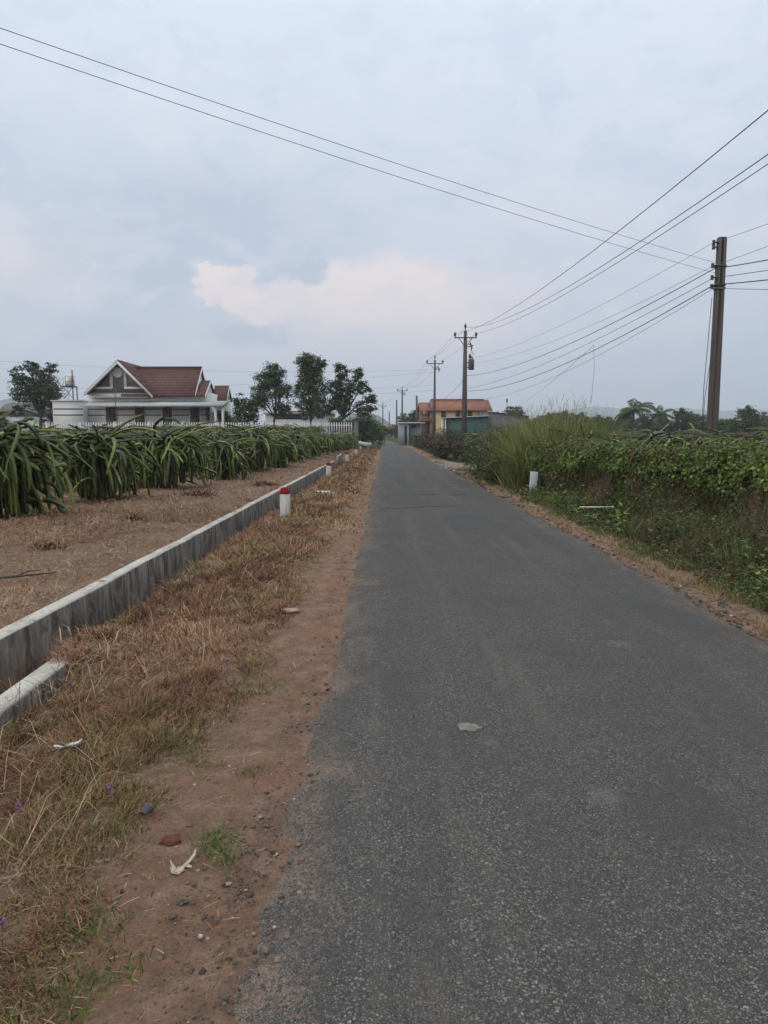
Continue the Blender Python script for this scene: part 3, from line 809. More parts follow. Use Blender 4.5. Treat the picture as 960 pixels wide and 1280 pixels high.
def guide_post(x, y, h, label, red=True, w=.185, tilt=(0, 0), rz=.1):
    z = float(land(x, y))
    o = empty('guide_post', (x, y, z), rz, label, 'guide post', 'red topped guide posts along the left verge' if red else 'white guide posts on the right roadside')
    o.rotation_euler = (tilt[0], tilt[1], rz)
    hb = h - .13 if red else h
    mb = MB(); mb.cbox(0, 0, hb / 2 - .1, w, w, hb + .2, 0, .5, .012)
    mb.build('post', PAINT if red else BLUEW, o)
    if red:
        mb = MB(); mb.cbox(0, 0, hb + .045, w + .004, w + .004, .09, 0, .5, .012)
        mb.cbox(0, 0, hb + .105, w * .86, w * .86, .05, 0, .5, .03)
        mb.build('red_cap', REDP, o)
    return o


guide_post(-1.92, 13.45, .60, 'nearest white guide post with red top, beside the long ditch wall', rz=.05)
guide_post(-2.12, 26.6, .60, 'second nearest red topped guide post, where the ditch wall fades into grass', tilt=(0, .01), rz=.0)
guide_post(-2.13, 40, .57, 'third red topped guide post along the verge, thin and white', rz=.1)
guide_post(-2.10, 53, .55, 'fourth red topped guide post from the camera', rz=-.05)
guide_post(-2.35, 70, .50, 'farthest tiny red topped guide post, by the white culvert parapet', rz=0)
guide_post(4.06, 19.0, .62, 'leaning bluish white guide post in front of tall grass', False, .19, (0, .07), -.1)
p_ = W(598, 560, 44); guide_post(p_.x, p_.y, .95, 'thin white post in the brown bushes by the dirt turning', False, .16, (0, .02), 0)

# ------------------------------------------------------------------ dragon fruit plants
CACT = tint_mat('dragon fruit stems', [(0, (.045, .034, .024)), (.16, (.10, .080, .055)), (.28, (.024, .038, .008)), (.55, (.056, .086, .013)), (.8, (.110, .148, .021)), (.93, (.18, .20, .036)), (1, (.28, .27, .075))], .40, .5, 14)
POSTW = rough_mat('old grey timber', (.075, .062, .05), (.17, .145, .12), 4, .9, .1, .6, 30, (6, 6, 1))


def cactus_stems(nst, seed, H=1.45, spread=1.0, up=.18):
    rng = np.random.default_rng(seed)
    R = 15
    az = rng.uniform(0, 2 * PI, nst)
    lvl = rng.uniform(0, 1, nst)
    L = np.where(rng.uniform(0, 1, nst) < .3, rng.uniform(.45, .9, nst), rng.uniform(.85, 1.65, nst)) * spread
    el = np.radians(rng.uniform(-15, 48, nst)); free = rng.uniform(0, 1, nst) < up
    el = np.where(free, np.radians(rng.uniform(15, 44, nst)), el)
    inner = rng.uniform(0, 1, nst) < .30
    el = np.where(inner, np.radians(rng.uniform(-60, 10, nst)), el)
    P = np.zeros((nst, R, 3)); D = np.zeros((nst, R, 3))
    r0 = rng.uniform(.03, .3, nst)
    h0 = np.where(inner, rng.uniform(.7, H, nst), H - .35 + .30 * lvl)
    P[:, 0] = np.stack([np.cos(az) * r0, np.sin(az) * r0, h0], 1)
    a = az + rng.normal(0, .55, nst); e = el.copy()
    step = L / (R - 1)
    sag = np.where(free, rng.uniform(.02, .10, nst), rng.uniform(.07, .26, nst)) * (1.2 / spread)
    daz = rng.normal(0, .085, nst)
    for i in range(R):
        D[:, i] = np.stack([np.cos(a) * np.cos(e), np.sin(a) * np.cos(e), np.sin(e)], 1)
        if i < R - 1: P[:, i + 1] = P[:, i] + D[:, i] * step[:, None]
        e = np.maximum(e - sag * (1.25 if i < 8 else .8), np.radians(-86)); a = a + daz
    P[:, :, 2] = np.maximum(P[:, :, 2], .05 + .15 * rng.uniform(0, 1, (nst, 1)))
    # younger segments springing from the older arches
    ns = int(nst * .7); par = rng.integers(0, nst, ns); at = rng.integers(4, 11, ns)
    P2 = np.zeros((ns, R, 3)); D2 = np.zeros((ns, R, 3)); P2[:, 0] = P[par, at]
    a2 = az[par] + rng.normal(0, .9, ns); e2 = np.radians(rng.uniform(-35, 42, ns)); L2 = rng.uniform(.28, .85, ns); sg2 = rng.uniform(.01, .16, ns); da2 = rng.normal(0, .05, ns)
    for i in range(R):
        D2[:, i] = np.stack([np.cos(a2) * np.cos(e2), np.sin(a2) * np.cos(e2), np.sin(e2)], 1)
        if i < R - 1: P2[:, i + 1] = P2[:, i] + D2[:, i] * (L2 / (R - 1))[:, None]
        e2 = np.maximum(e2 - sg2, np.radians(-86)); a2 = a2 + da2
    P2[:, :, 2] = np.clip(P2[:, :, 2], .08, H + .42)
    P = np.concatenate([P, P2]); D = np.concatenate([D, D2]); n_old = nst; nst = nst + ns; inner = np.concatenate([inner, np.zeros(ns, bool)])
    up_ = np.array([0, 0, 1.])
    A = np.cross(D, up_); A /= np.linalg.norm(A, axis=2)[..., None] + 1e-6
    B = np.cross(A, D)
    tw = rng.uniform(0, 2 * PI, nst)
    t = np.linspace(0, 1, R)
    wid = rng.uniform(.021, .041, nst)[:, None] * (np.minimum(1, .45 + t * 4) * np.minimum(1, (1.02 - t) * 5 + .12))[None]
    scal = 1 + .20 * np.where(np.arange(R) % 2 == 0, 1, -1)[None]
    ang = np.arange(6) * PI / 3
    rad = np.where(np.arange(6) % 2 == 0, 1., .26)
    th = ang[None, :] + tw[:, None]
    rr = wid[:, :, None] * np.where(rad[None, None] > .5, scal[..., None], 1) * rad[None, None]
    V = P[:, :, None] + rr[..., None] * (A[:, :, None] * np.cos(th)[:, None, :, None] + B[:, :, None] * np.sin(th)[:, None, :, None])
    k = np.arange(6); i = np.arange(R - 1)
    f = np.stack(np.broadcast_arrays(i[:, None] * 6 + k, i[:, None] * 6 + (k + 1) % 6, (i[:, None] + 1) * 6 + (k + 1) % 6, (i[:, None] + 1) * 6 + k), -1).reshape(-1, 4)
    F = (f[None] + (np.arange(nst) * R * 6)[:, None, None]).reshape(-1, 4)
    tint = np.clip(rng.normal(.60, .22, nst) + .06 * (np.arange(nst) >= n_old), .3, 1)
    old = inner & (rng.uniform(0, 1, nst) < .55)
    tint = np.where(old, rng.uniform(0, .3, nst), tint)
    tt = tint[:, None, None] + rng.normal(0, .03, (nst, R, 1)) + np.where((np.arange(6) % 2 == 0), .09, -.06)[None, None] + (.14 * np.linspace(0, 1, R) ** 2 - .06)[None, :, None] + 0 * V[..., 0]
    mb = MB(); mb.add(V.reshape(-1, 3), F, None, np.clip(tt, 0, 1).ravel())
    # climbing trunks round the post
    for q in range(9):
        b = q * 2 * PI / 9 + rng.uniform(-.2, .2); pts = [(math.cos(b + .1 * j) * (.22 - .016 * j) + rng.normal(0, .015), math.sin(b + .1 * j) * (.22 - .016 * j) + rng.normal(0, .015), -.05 + j * (H / 6)) for j in range(7)]
        mb.tube(pts, rng.uniform(.028, .045), 5, float(rng.uniform(.0, .3)))
    return mb.mesh('stems', True)


DF = []
for i_, (n_, h_, sp_, up_) in enumerate(((185, 1.36, 1.0, .18), (170, 1.30, .95, .16), (190, 1.36, 1.02, .20), (170, 1.28, .97, .14), (75, 1.30, .95, .18))):
    me_ = cactus_stems(n_, 500 + i_, h_, sp_, up_); me_.materials.append(CACT); DF.append(me_)
_pm = MB(); _pm.cbox(0, 0, .65, .13, .13, 1.6, .3, .5, .01); _pm.cbox(0, 0, 1.36, .62, .07, .07, .2); _pm.cbox(0, 0, 1.40, .07, .62, .07, .2)
DFPOST = _pm.mesh('support_post'); DFPOST.materials.append(POSTW)


def dragon(x, y, v, rz, label, group, s=1., parts=True):
    o = empty('dragon_fruit_plant', (x, y, float(land(x, y)) - .03), rz, label, 'dragon fruit plant', group)
    s *= 1 - .22 * float(sstep(30, 46, y)) * (x < 0)
    o.scale = (s, s, s)
    for nm, me in (('stems', DF[v]), ('support_post', DFPOST)):
        if nm == 'support_post' and not parts: continue
        c = bpy.data.objects.new(nm, me); COL.objects.link(c); c.parent = o
    return o


FRONT = [(-6.95, 12.4), (-6.5, 15.9), (-6.25, 20.1), (-5.7, 24.6), (-5.3, 28.4), (-5.0, 31.8), (-4.6, 35), (-4.3, 38.2), (-4.0, 41.4), (-3.8, 44.6), (-3.6, 47.8), (-3.45, 51), (-3.3, 54.2), (-3.2, 57.4), (-3.15, 60.6)]
ORD = ['nearest big drooping dragon fruit plant at the left edge, stems sticking up', 'second drooping dragon fruit plant from the near end of the front row', 'third dragon fruit plant from the near end of the front row', 'fourth dragon fruit plant from the near end of the front row', 'fifth dragon fruit plant from the near end of the front row', 'sixth dragon fruit plant from the near end of the front row', 'seventh dragon fruit plant from the near end of the front row', 'eighth dragon fruit plant from the near end of the front row']  # nearest eight
r_ = random.Random(5)
for i_, (x_, y_) in enumerate(FRONT):
    far_ = i_ >= 8
    dragon(x_, y_, i_ % 4, r_.uniform(0, 6.28), 'dragon fruit plant merged in the far half of the front row by the verge' if far_ else ORD[i_],
           'front row dragon fruit plants far along the verge' if far_ else 'dragon fruit plants of the front row', (1.04 if i_ else 1.12) * r_.uniform(.96, 1.08))
for row in range(1, 7):
    for i_ in range(20):
        y_ = 13.5 + 3.2 * i_ + r_.uniform(-.4, .4); x_ = float(np.interp(y_, [p[1] for p in FRONT], [p[0] for p in FRONT])) - 3.1 * row + r_.uniform(-.3, .3)
        if y_ > 66 or x_ < -.66 * y_ - 3: continue
        dragon(x_, y_, r_.choice((0, 1, 2, 3)), r_.uniform(0, 6.28), 'dragon fruit plant in the rows behind the front row, only its top showing', 'dragon fruit plants behind the left front row', r_.uniform(.98, 1.1))
# right field, tops over the overgrown wall
for row in range(0, 7):
    for i_ in range(20):
        y_ = 11.5 + 3.3 * i_ + r_.uniform(-.5, .5); x_ = max(float(wall_x(y_)) + 1.8, .10 * y_ + 2.5) + 3.3 * row + r_.uniform(-.4, .4)
        if y_ > 62 or x_ > .60 * y_ + 2 or (26 < y_ < 45 and x_ < 10): continue
        nearw = y_ < 21 and row == 0
        dragon(x_, y_, 4 if nearw else r_.choice((1, 3, 4)), r_.uniform(0, 6.28), 'dragon fruit plant reaching over the creeper covered brick wall' if nearw else 'dragon fruit plant in the right field beyond the creeper wall',
               'dragon fruit plants just behind the right wall' if nearw else 'dragon fruit plants of the right field', (1.12 if nearw else 1.14) * r_.uniform(.94, 1.08))

# ------------------------------------------------------------------ overgrown brick wall
def brick_mat():
    m, nt, b = newmat('old red brick', .9, .1)
    P = coords(nt); geo = nt.nodes.new('ShaderNodeNewGeometry')
    sp = nt.nodes.new('ShaderNodeSeparateXYZ'); lk(nt, P, sp.inputs[0])
    cb = nt.nodes.new('ShaderNodeCombineXYZ'); lk(nt, sp.outputs[1], cb.inputs[0]); lk(nt, sp.outputs[2], cb.inputs[1])
    br = nt.nodes.new('ShaderNodeTexBrick'); lk(nt, cb.outputs[0], br.inputs['Vector'])
    for k, v in (('Scale', 1.), ('Brick Width', .19), ('Row Height', .085), ('Mortar Size', .011)): br.inputs[k].default_value = v
    br.inputs['Color1'].default_value = (.15, .065, .048, 1); br.inputs['Color2'].default_value = (.10, .05, .04, 1); br.inputs['Mortar'].default_value = (.17, .145, .125, 1)
    c = mixc(nt, smap(nt, noise(nt, P, 3, 5), .4, .7), br.outputs['Color'], (.075, .06, .05))
    lk(nt, c, b.inputs['Base Color']); bump(nt, b, br.outputs['Fac'], -.6, .01)
    return m


def brick_wall():
    mb = MB(); wt = .11; h = 1.16
    for (xa, ya), (xb, yb) in zip(WALLP[:-1], WALLP[1:]):
        mb.add([(xa, ya, -.4), (xb, yb, -.4), (xb + wt, yb, -.4), (xa + wt, ya, -.4), (xa, ya, h), (xb, yb, h), (xb + wt, yb, h), (xa + wt, ya, h)],
               [(4, 5, 6, 7), (0, 1, 5, 4), (1, 2, 6, 5), (2, 3, 7, 6), (3, 0, 4, 7)])
    wall = mb.build('brick_wall', brick_mat()); tag(wall, 'low red brick wall nearly hidden under green creeper', 'wall')
    mb = MB()
    for (x, y) in [(float(wall_x(y)), y) for y in (18.6, 16.2, 13.9, 11.7, 9.3)]:
        mb.cbox(x - .03, y, .35, .26, .26, 1.62, .25, .5, .01)
    mb.build('brick_pier', bpy.data.materials['old red brick'], wall)
    # creeper hanging over it
    mb = MB(); n = 84000
    y = RNG.uniform(5.5, 20.6, n); xw = wall_x(y)
    f = RNG.uniform(0, 1, n)
    top = .99 + .44 * (fbm(y * 1.5, y * 0, 401, 3) - .3) + .12 * (fbm(y * 5, y * 0, 403, 2) - .5)
    hang = .40 + 1.1 * sstep(.30, .62, fbm(y * .55, y * 0 + 3, 405, 3)) + .30 * (fbm(y * 3, y * 0, 407, 2) - .4)
    hang = np.maximum(hang, np.where(y < 12.6, 1.08, .62))
    z = top - hang * f ** 1.15
    out = .06 + .26 * np.sin(np.clip(f * 1.4, 0, 1) * PI) * (.5 + fbm(y * 1.1, z * 1.4, 409, 3)) + .16 * (fbm(y * 4, z * 4, 411, 2) - .3)
    C = np.stack([xw - out * RNG.uniform(.45, 1.05, n), y, z], 1)
    thin = fbm(y * 2.2, z * 2.2, 413, 3) < .46
    keep = ~(thin & (f > .25) & (RNG.uniform(0, 1, n) < .86))
    # top mat
    on = RNG.uniform(0, 1, n) < .26
    C = np.where(on[:, None], np.stack([xw + RNG.uniform(-.25, .55, n), y, top + RNG.normal(0, .085, n) + .10 * fbm(y * 3, xw * 3, 415)], 1), C)
    keep |= on
    D = np.stack([-np.abs(RNG.normal(.5, .4, n)), RNG.normal(0, .6, n), RNG.normal(-.35, .5, n)], 1)
    D = np.where(on[:, None], RNG.normal(0, 1, (n, 3)) * np.array([1, 1, .35]), D)
    t = np.clip(.42 + .55 * fbm(y * .8 + 2, z * 1.2, 417, 3) + RNG.normal(0, .13, n), .28, 1)
    dead = RNG.uniform(0, 1, n) < .55 * sstep(11.5, 13, y) * sstep(.44, .60, fbm(y * .9, z * .7 + 4, 419, 3)) * sstep(.80, .40, z)
    t = np.where(dead, RNG.uniform(0, .2, n), t)
    s = RNG.uniform(.030, .085, n)
    nr = np.tile(np.array([[-.9, -.3, .6]]), (n, 1))
    mb.leaves(C[keep], D[keep], s[keep], s[keep] * .8, t[keep], .1, nr[keep])
    # dry hanging vines
    m = 2600; y = RNG.uniform(6, 20.4, m); x = wall_x(y) - RNG.uniform(.02, .3, m)
    D = RNG.normal(0, .34, (m, 3)); D[:, 2] = -1
    mb.blades(np.stack([x, y, RNG.uniform(.5, 1.25, m)], 1), D, RNG.uniform(.3, .9, m), .010, np.where(RNG.uniform(0, 1, m) < .6, RNG.uniform(.27, .5, m), RNG.uniform(0, .2, m)), 0.)
    tag(mb.build('creeper', GRN), 'green creeper draped over the low brick wall', 'creeper')


brick_wall()

# ------------------------------------------------------------------ shrubs
LEAFD = tint_mat('dark tree leaves', [(0, (.030, .042, .015)), (.4, (.064, .094, .028)), (.75, (.12, .158, .042)), (1, (.19, .215, .06))], .6, .25)
LEAFB = tint_mat('dry shrub leaves', [(0, (.055, .034, .026)), (.4, (.095, .062, .042)), (.65, (.072, .075, .036)), (1, (.10, .115, .045))], .7, .2)
LEAFG = tint_mat('shrub leaves', [(0, (.03, .04, .016)), (.5, (.052, .078, .024)), (1, (.12, .14, .045))], .6, .25)
BARK = rough_mat('grey brown bark', (.05, .040, .032), (.12, .10, .082), 5, .95, .1, .7, 30, (4, 4, 1))


def leaf_cloud(mb, c, r, n, size, rng, tint0=.5, spread=.16, flat=.3):
    """leaf clumps filling an uneven ellipsoid"""
    k = max(6, int(n / 45))
    u = rng.normal(0, 1, (k, 3)); u /= np.linalg.norm(u, axis=1)[:, None]
    cc = np.asarray(c) + u * np.asarray(r) * rng.uniform(.35, 1.0, (k, 1))
    cc[:, 2] = np.maximum(cc[:, 2], .08)
    idx = rng.integers(0, k, n); cr = rng.uniform(.55, 1.25, k) * np.mean(r) * .34
    P = cc[idx] + rng.normal(0, 1, (n, 3)) * cr[idx][:, None] * np.array([1, 1, .62]) * .6
    D = rng.normal(0, 1, (n, 3)); D[:, 2] = D[:, 2] * flat - .15
    t = np.clip(tint0 + rng.normal(0, spread, k)[idx] + rng.normal(0, .1, n), 0, 1)
    mb.leaves(P, D, size * rng.uniform(.6, 1.3, n), size * .55 * rng.uniform(.7, 1.2, n), t, .12)


def shrub(name, x, y, r, h, mat, label, group, n=900, size=.12, seed=0, tint0=.5, twigs=26):
    rng = np.random.default_rng(seed)
    o = empty(name, (x, y, float(land(x, y))), 0, label, name.split('_')[-1], group)
    mb = MB(); leaf_cloud(mb, (0, 0, h * .5), (r, r, h * .5), n, size, rng, tint0)
    mb.build('foliage', mat, o)
    mb = MB()
    for q in range(twigs):
        a = rng.uniform(0, 2 * PI); e = rng.uniform(.1, .95) * r; hh = h * rng.uniform(.6, 1.12)
        mb.tube([(rng.normal(0, .05), rng.normal(0, .05), -.05), (math.cos(a) * e * .5, math.sin(a) * e * .5, hh * .55), (math.cos(a) * e, math.sin(a) * e, hh)], [.014, .010, .004], 4, .3, False)
    mb.build('stem', BARK, o)
    return o


BROWN = [(520, 47, .8, 1.1), (533, 50, .9, 1.4), (545, 46, .9, 1.3), (557, 48, 1.0, 1.5), (570, 46, .9, 1.5), (583, 44, .8, 1.25), (526, 60, 1.0, 1.5), (540, 62, 1.1, 1.7), (512, 72, 1.0, 1.4), (521, 84, 1.1, 1.5), (551, 58, 1.0, 1.6)]
for i_, (px, d, r, h) in enumerate(BROWN):
    x_ = (px - 480) / FPX * d
    shrub('dry_shrub', max(x_, ROADR + .9), d, r, h, LEAFB, 'brownish weedy shrub beside the road past the dirt turning', 'brown shrubs along the right roadside', 1100, .13, 700 + i_, .35 + .3 * (i_ % 3) / 2)
GREENS = [(612, 24.5, 1.0, 1.6), (625, 27, 1.3, 2.1), (640, 29, 1.4, 2.3), (600, 30, .9, 1.2), (660, 27, 1.1, 2.1), (622, 24.8, .6, .8), (606, 48, 1.6, 1.8), (640, 46, 1.8, 2.2), (628, 21.6, .7, 1.0), (682, 20.6, .8, 1.5), (655, 20.9, .55, .8)]
GL = ['low green shrub at the edge of the dirt turning, left of the tall grass', 'dense green bush rising behind the tall grass beside the dirt turning', 'tallest green bush behind the tall grass clump', 'small green bush at the far side of the dirt turning', 'green bush behind the right half of the tall grass', 'knee high weedy bush at the road corner before the dirt turning', 'green bush across the dirt turning, right of the thin white post', 'wide green bush below the grey shed', 'leafy bush growing at the left foot of the tall grass', 'leafy bush between the tall grass and the end of the creeper wall', 'small leafy bush right behind the leaning white post']
for i_, (px, d, r, h) in enumerate(GREENS):
    shrub('green_shrub', (px - 480) / FPX * d, d, r, h, LEAFG, GL[i_], None, 1800, .10, 760 + i_, .45)
for i_, (px, d, r, h) in enumerate([(535, 74, 2.0, 1.9), (560, 72, 2.2, 2.1), (585, 70, 2.0, 2.0), (608, 66, 2.0, 2.1), (632, 64, 2.2, 2.3), (655, 60, 2.2, 2.2)]):
    shrub('green_shrub', (px - 480) / FPX * d, d, r, h, LEAFG, 'green bush in the strip in front of the sheds and yellow house', 'green bushes before the yellow house', 1100, .22, 780 + i_, .4)
# dead tufts on the left field
for i_, (px, py, r, h, lab) in enumerate([(60, 690, .28, .16, 'flat grey dead tuft near the left edge of the field'), (250, 622, .45, .22, 'low brown dead tuft midway between ditch wall and plants'), (330, 607, .4, .25, 'dark dead tuft on the narrow field strip by the ditch wall'), (190, 610, .55, .38, 'grey tangled dead bush on the left field near the second plant'), (280, 588, .5, .4, 'dark dead bush at the foot of the front row'), (168, 652, .22, .2, 'small dark dry tuft alone on the field before the plants'), (118, 800, .20, .16, 'grey tangle of dead twigs where the short wall end sinks')]):
    g = G(px, py)
    rng_ = np.random.default_rng(900 + i_); mb = MB(); n_ = 420
    D_ = rng_.normal(0, .9, (n_, 3)); D_[:, 2] = np.abs(rng_.normal(.6, .35, n_))
    st_ = RNG; mb.blades(np.stack([rng_.normal(0, r * .4, n_), rng_.normal(0, r * .4, n_), np.zeros(n_)], 1), D_, h * rng_.uniform(.5, 1.4, n_), .008 + .0006 * g.y, np.where(rng_.uniform(0, 1, n_) < .6, rng_.uniform(0, .2, n_), rng_.uniform(.3, .8, n_)), .6)
    o_ = mb.build('dead_bush', DRY); o_.location = (g.x, g.y, float(land(g.x, g.y))); tag(o_, lab, 'bush')


# ------------------------------------------------------------------ trees
def tree_meshes(seed, H, trunk_h, blobs, nleaf, size, mat, lean=0., layered=False, tint0=.45, tr=.18):
    """blobs: list of (dx, dy, z, rx, ry, rz, share)"""
    rng = np.random.default_rng(seed)
    tm = MB()
    tp = [(0, 0, -.3)] + [(lean * (k / 5) ** 1.5 + rng.normal(0, .04), rng.normal(0, .05), trunk_h * k / 5) for k in range(1, 6)]
    tm.tube(tp, np.linspace(tr, tr * .6, 6), 8, .4)
    lm = MB(); tot = sum(b[6] for b in blobs)
    for (dx, dy, bz, rx, ry, rz, sh) in blobs:
        top = Vector(tp[-1]); c = Vector((dx, dy, bz))
        mid = top.lerp(c, .55) + Vector((rng.normal(0, .15), rng.normal(0, .15), .15 * rz))
        tm.tube([top - Vector((0, 0, .25)), mid, c + Vector((0, 0, .35 * rz))], [tr * .52, tr * .34, tr * .14], 6, .4)
        n = int(nleaf * sh / tot); k = max(5, int(n / 42))
        u = rng.normal(0, 1, (k, 3)); u /= np.linalg.norm(u, axis=1)[:, None]
        R_ = np.array([rx, ry, rz]); cc = np.array(c) + u * R_ * rng.uniform(.3, 1.0, (k, 1)) ** .7
        for q in range(0, k, 2):
            a = np.array(mid.lerp(c, rng.uniform(.1, 1.)))
            tm.tube([a, (a + cc[q]) / 2 + rng.normal(0, .08, 3), cc[q]], [tr * .16, tr * .11, tr * .04], 4, .4, False)
        cs = rng.uniform(.5, 1.3, k) * (rx + ry + rz) / 3 * .30
        i = rng.integers(0, k, n)
        fl = np.array([1.25, 1.25, .32]) if layered else np.array([1, 1, .62])
        P = cc[i] + rng.normal(0, 1, (n, 3)) * cs[i][:, None] * fl * .62
        D = rng.normal(0, 1, (n, 3)); D[:, 2] = D[:, 2] * .35 - .2
        t = np.clip(tint0 + rng.normal(0, .13, k)[i] + rng.normal(0, .12, n), 0, 1)
        lm.leaves(P, D, size * rng.uniform(.6, 1.3, n), size * .6 * rng.uniform(.7, 1.2, n), t, .12)
    a = tm.mesh('trunk', True); a.materials.append(BARK)
    b = lm.mesh('crown'); b.materials.append(mat)
    return a, b


def put_tree(name, meshes, x, y, rz, label, cat='tree', group=None, s=1., z=None):
    o = empty(name, (x, y, float(land(x, y)) if z is None else z), rz, label, cat, group); o.scale = (s, s, s) if not isinstance(s, tuple) else s
    for nm, me in zip(('trunk', 'crown'), meshes):
        c = bpy.data.objects.new(nm, me); COL.objects.link(c); c.parent = o
    return o


def T(px, d): return (px - 480) / FPX * d


# left tree by the water tank
M_ = tree_meshes(31, 10, 2.6, [(-1.6, 0, 5.4, 1.6, 1.6, 1.9, 3), (.3, .3, 6.4, 1.9, 1.7, 1.8, 3.4), (1.7, 0, 5.0, 1.5, 1.5, 1.7, 2.5), (-2.6, .2, 7.0, .9, .9, .9, .9), (.2, 0, 4.0, 2.0, 1.6, 1.4, 2.2), (-.9, .3, 7.9, .8, .8, .8, .7), (1.6, .3, 7.8, .9, .8, .6, .5), (-2.9, 0, 3.0, .8, .8, .7, .6)], 11500, .28, LEAFD, .2, True, .38, .28)
put_tree('broadleaf_tree', M_, T(53, 88), 88, 0, 'dark ragged tree left of the water tank, behind the field', s=(1., 1., 1.13))
M_ = tree_meshes(32, 6, 1.0, [(0, 0, 2.6, 1.7, 1.5, 1.7, 3), (1.3, .2, 3.8, 1.0, 1.0, 1.0, 1.2), (-1.1, 0, 1.8, 1.3, 1.2, 1.1, 1.6)], 2600, .3, LEAFD, 0, False, .3, .16)
put_tree('bushy_tree', M_, T(77, 91), 91, 0, 'dark bushy tree under the water tank stand')
put_tree('bushy_tree', M_, T(308, 79), 79, 2., 'low dark bushy tree right of the maroon roofed house', s=1.12)
put_tree('bushy_tree', M_, T(285, 84), 84, 4., 'dark bush tucked behind the porch of the maroon roofed house', s=.8)
# three tall trees
M_ = tree_meshes(33, 9, 2.4, [(-1.5, 0, 4.3, 1.4, 1.4, 1.5, 2.4), (.9, .2, 4.5, 1.5, 1.4, 1.7, 2.8), (.2, 0, 6.6, 1.3, 1.2, 1.25, 2.6), (-.9, .2, 5.8, 1.3, 1.2, 1.1, 2), (1.3, 0, 2.9, .9, .9, .8, 1), (-2.3, 0, 3.5, .8, .8, .8, .8)], 13000, .23, LEAFD, .15, False, .50, .2)
put_tree('broadleaf_tree', M_, T(343, 84), 84, 0, 'leftmost of three tall trees behind the white picket fence', s=(.98, .98, 1.14))
M_ = tree_meshes(34, 10, 2.0, [(-.6, 0, 7.5, 1.2, 1.1, 1.1, 2.2), (.8, .2, 7.3, 1.2, 1.2, 1.1, 2.1), (-.9, 0, 5.2, 1.2, 1.2, 1.5, 2.4), (.9, .1, 5.0, 1.4, 1.3, 1.6, 2.6), (-.5, 0, 3.1, 1.5, 1.3, 1.2, 2), (1.2, 0, 3.0, 1.2, 1.2, 1.0, 1.4), (0, 0, 6.2, 1.0, 1.0, 1.0, 1.5)], 15000, .23, LEAFD, .0, False, .46, .22)
put_tree('broadleaf_tree', M_, T(389, 84), 84, 0, 'tallest, middle one of three trees behind the picket fence', s=(.95, .95, 1.17))
M_ = tree_meshes(35, 9, 2.2, [(.0, 0, 6.8, .75, .75, 1.0, 1.3), (-.6, 0, 5.0, 1.0, 1.0, 1.3, 1.8), (.8, .1, 5.0, 1.1, 1.0, 1.1, 1.8), (1.7, 0, 6.5, .95, .8, .75, .9), (2.4, 0, 5.2, 1.1, .8, .75, 1.1), (3.1, .1, 4.0, 1.0, .8, .65, .9), (2.5, 0, 3.0, 1.4, .9, .8, 1.2), (.4, 0, 3.4, 1.2, 1.0, 1.0, 1.6), (-.9, 0, 3.3, 1.0, .9, .9, 1.2)], 11000, .24, LEAFD, .1, False, .36, .2)
put_tree('broadleaf_tree', M_, T(427, 84), 84, 0, 'open branched rightmost of three tall trees, limbs reaching towards the road', s=(1.06, 1., 1.14))
M_B = tree_meshes(36, 5, .9, [(-.8, 0, 2.2, 1.6, 1.5, 1.4, 2.2), (.9, .2, 2.0, 1.6, 1.5, 1.4, 2.2), (.1, 0, 3.3, 1.5, 1.4, .9, 1.8), (1.9, 0, 1.2, 1.1, 1.1, .9, 1.2), (-1.8, 0, 1.2, 1.0, 1.0, .9, 1)], 4200, .26, LEAFD, 0, False, .5, .16)
put_tree('bushy_tree', M_B, T(453, 86), 86, 0, 'round dark green tree at the fence corner beside the road')
put_tree('bushy_tree', M_B, T(466, 112), 112, 2.2, 'green tree beyond the fence corner, overhanging the road bend', s=.95)
put_tree('bushy_tree', M_B, T(470, 150), 150, 4.2, 'small green tree on the left of the far road bend', s=1.0)
put_tree('bushy_tree', M_B, T(421, 76), 76, 1.2, 'low green bush behind the right end of the picket fence', s=.62)
# generic distant trees
GEN = [tree_meshes(40 + k, 8, 1.6, bl, 3600, .42, LEAFD, .1, False, .42, .2) for k, bl in enumerate([
    [(-1.2, 0, 3.6, 1.9, 1.8, 1.7, 2), (1.3, .2, 3.9, 1.8, 1.7, 1.7, 2), (0, 0, 5.6, 1.6, 1.5, 1.2, 2)],
    [(-2.2, 0, 3.4, 1.9, 1.8, 1.3, 2), (2.0, .2, 3.2, 2.0, 1.8, 1.4, 2), (0, 0, 4.4, 2.2, 1.8, 1.3, 2.2), (.8, 0, 2.2, 2.4, 1.8, 1.2, 1.6)],
    [(0, 0, 3.4, 1.5, 1.5, 1.9, 2), (.4, .2, 5.8, 1.3, 1.2, 1.3, 1.8), (-.8, 0, 4.9, 1.1, 1.1, 1.2, 1.2), (.9, 0, 2.4, 1.5, 1.4, 1.1, 1.4)]])]
for px, d, k, s, lab in [(518, 168, 0, 1.05, 'round dark tree behind the white hut, left of the yellow house'), (505, 185, 2, 1.0, 'dark tree behind the far power poles'), (494, 205, 1, .8, 'small far tree left of the white hut roof'),
                         (746, 150, 0, .82, 'round topped tree left of the coconut palm'), (722, 158, 1, .72, 'low dark tree to the left of the round topped tree'),
                         (852, 165, 1, .80, 'low tree left of the big concrete pole'), (930, 128, 0, .98, 'broad dark tree right of the concrete pole'), (958, 140, 1, .85, 'tree at the right edge beside the broad dark tree'), (905, 135, 1, .8, 'low tree close to the right of the concrete pole'), (868, 150, 1, .75, 'low tree just left of the concrete pole foot'),
                         (6, 120, 1, .62, 'low dark tree at the far left edge')]:
    put_tree('distant_tree', GEN[k], T(px, d), d, d * .37 % 6, lab, s=s)
r2 = random.Random(3)
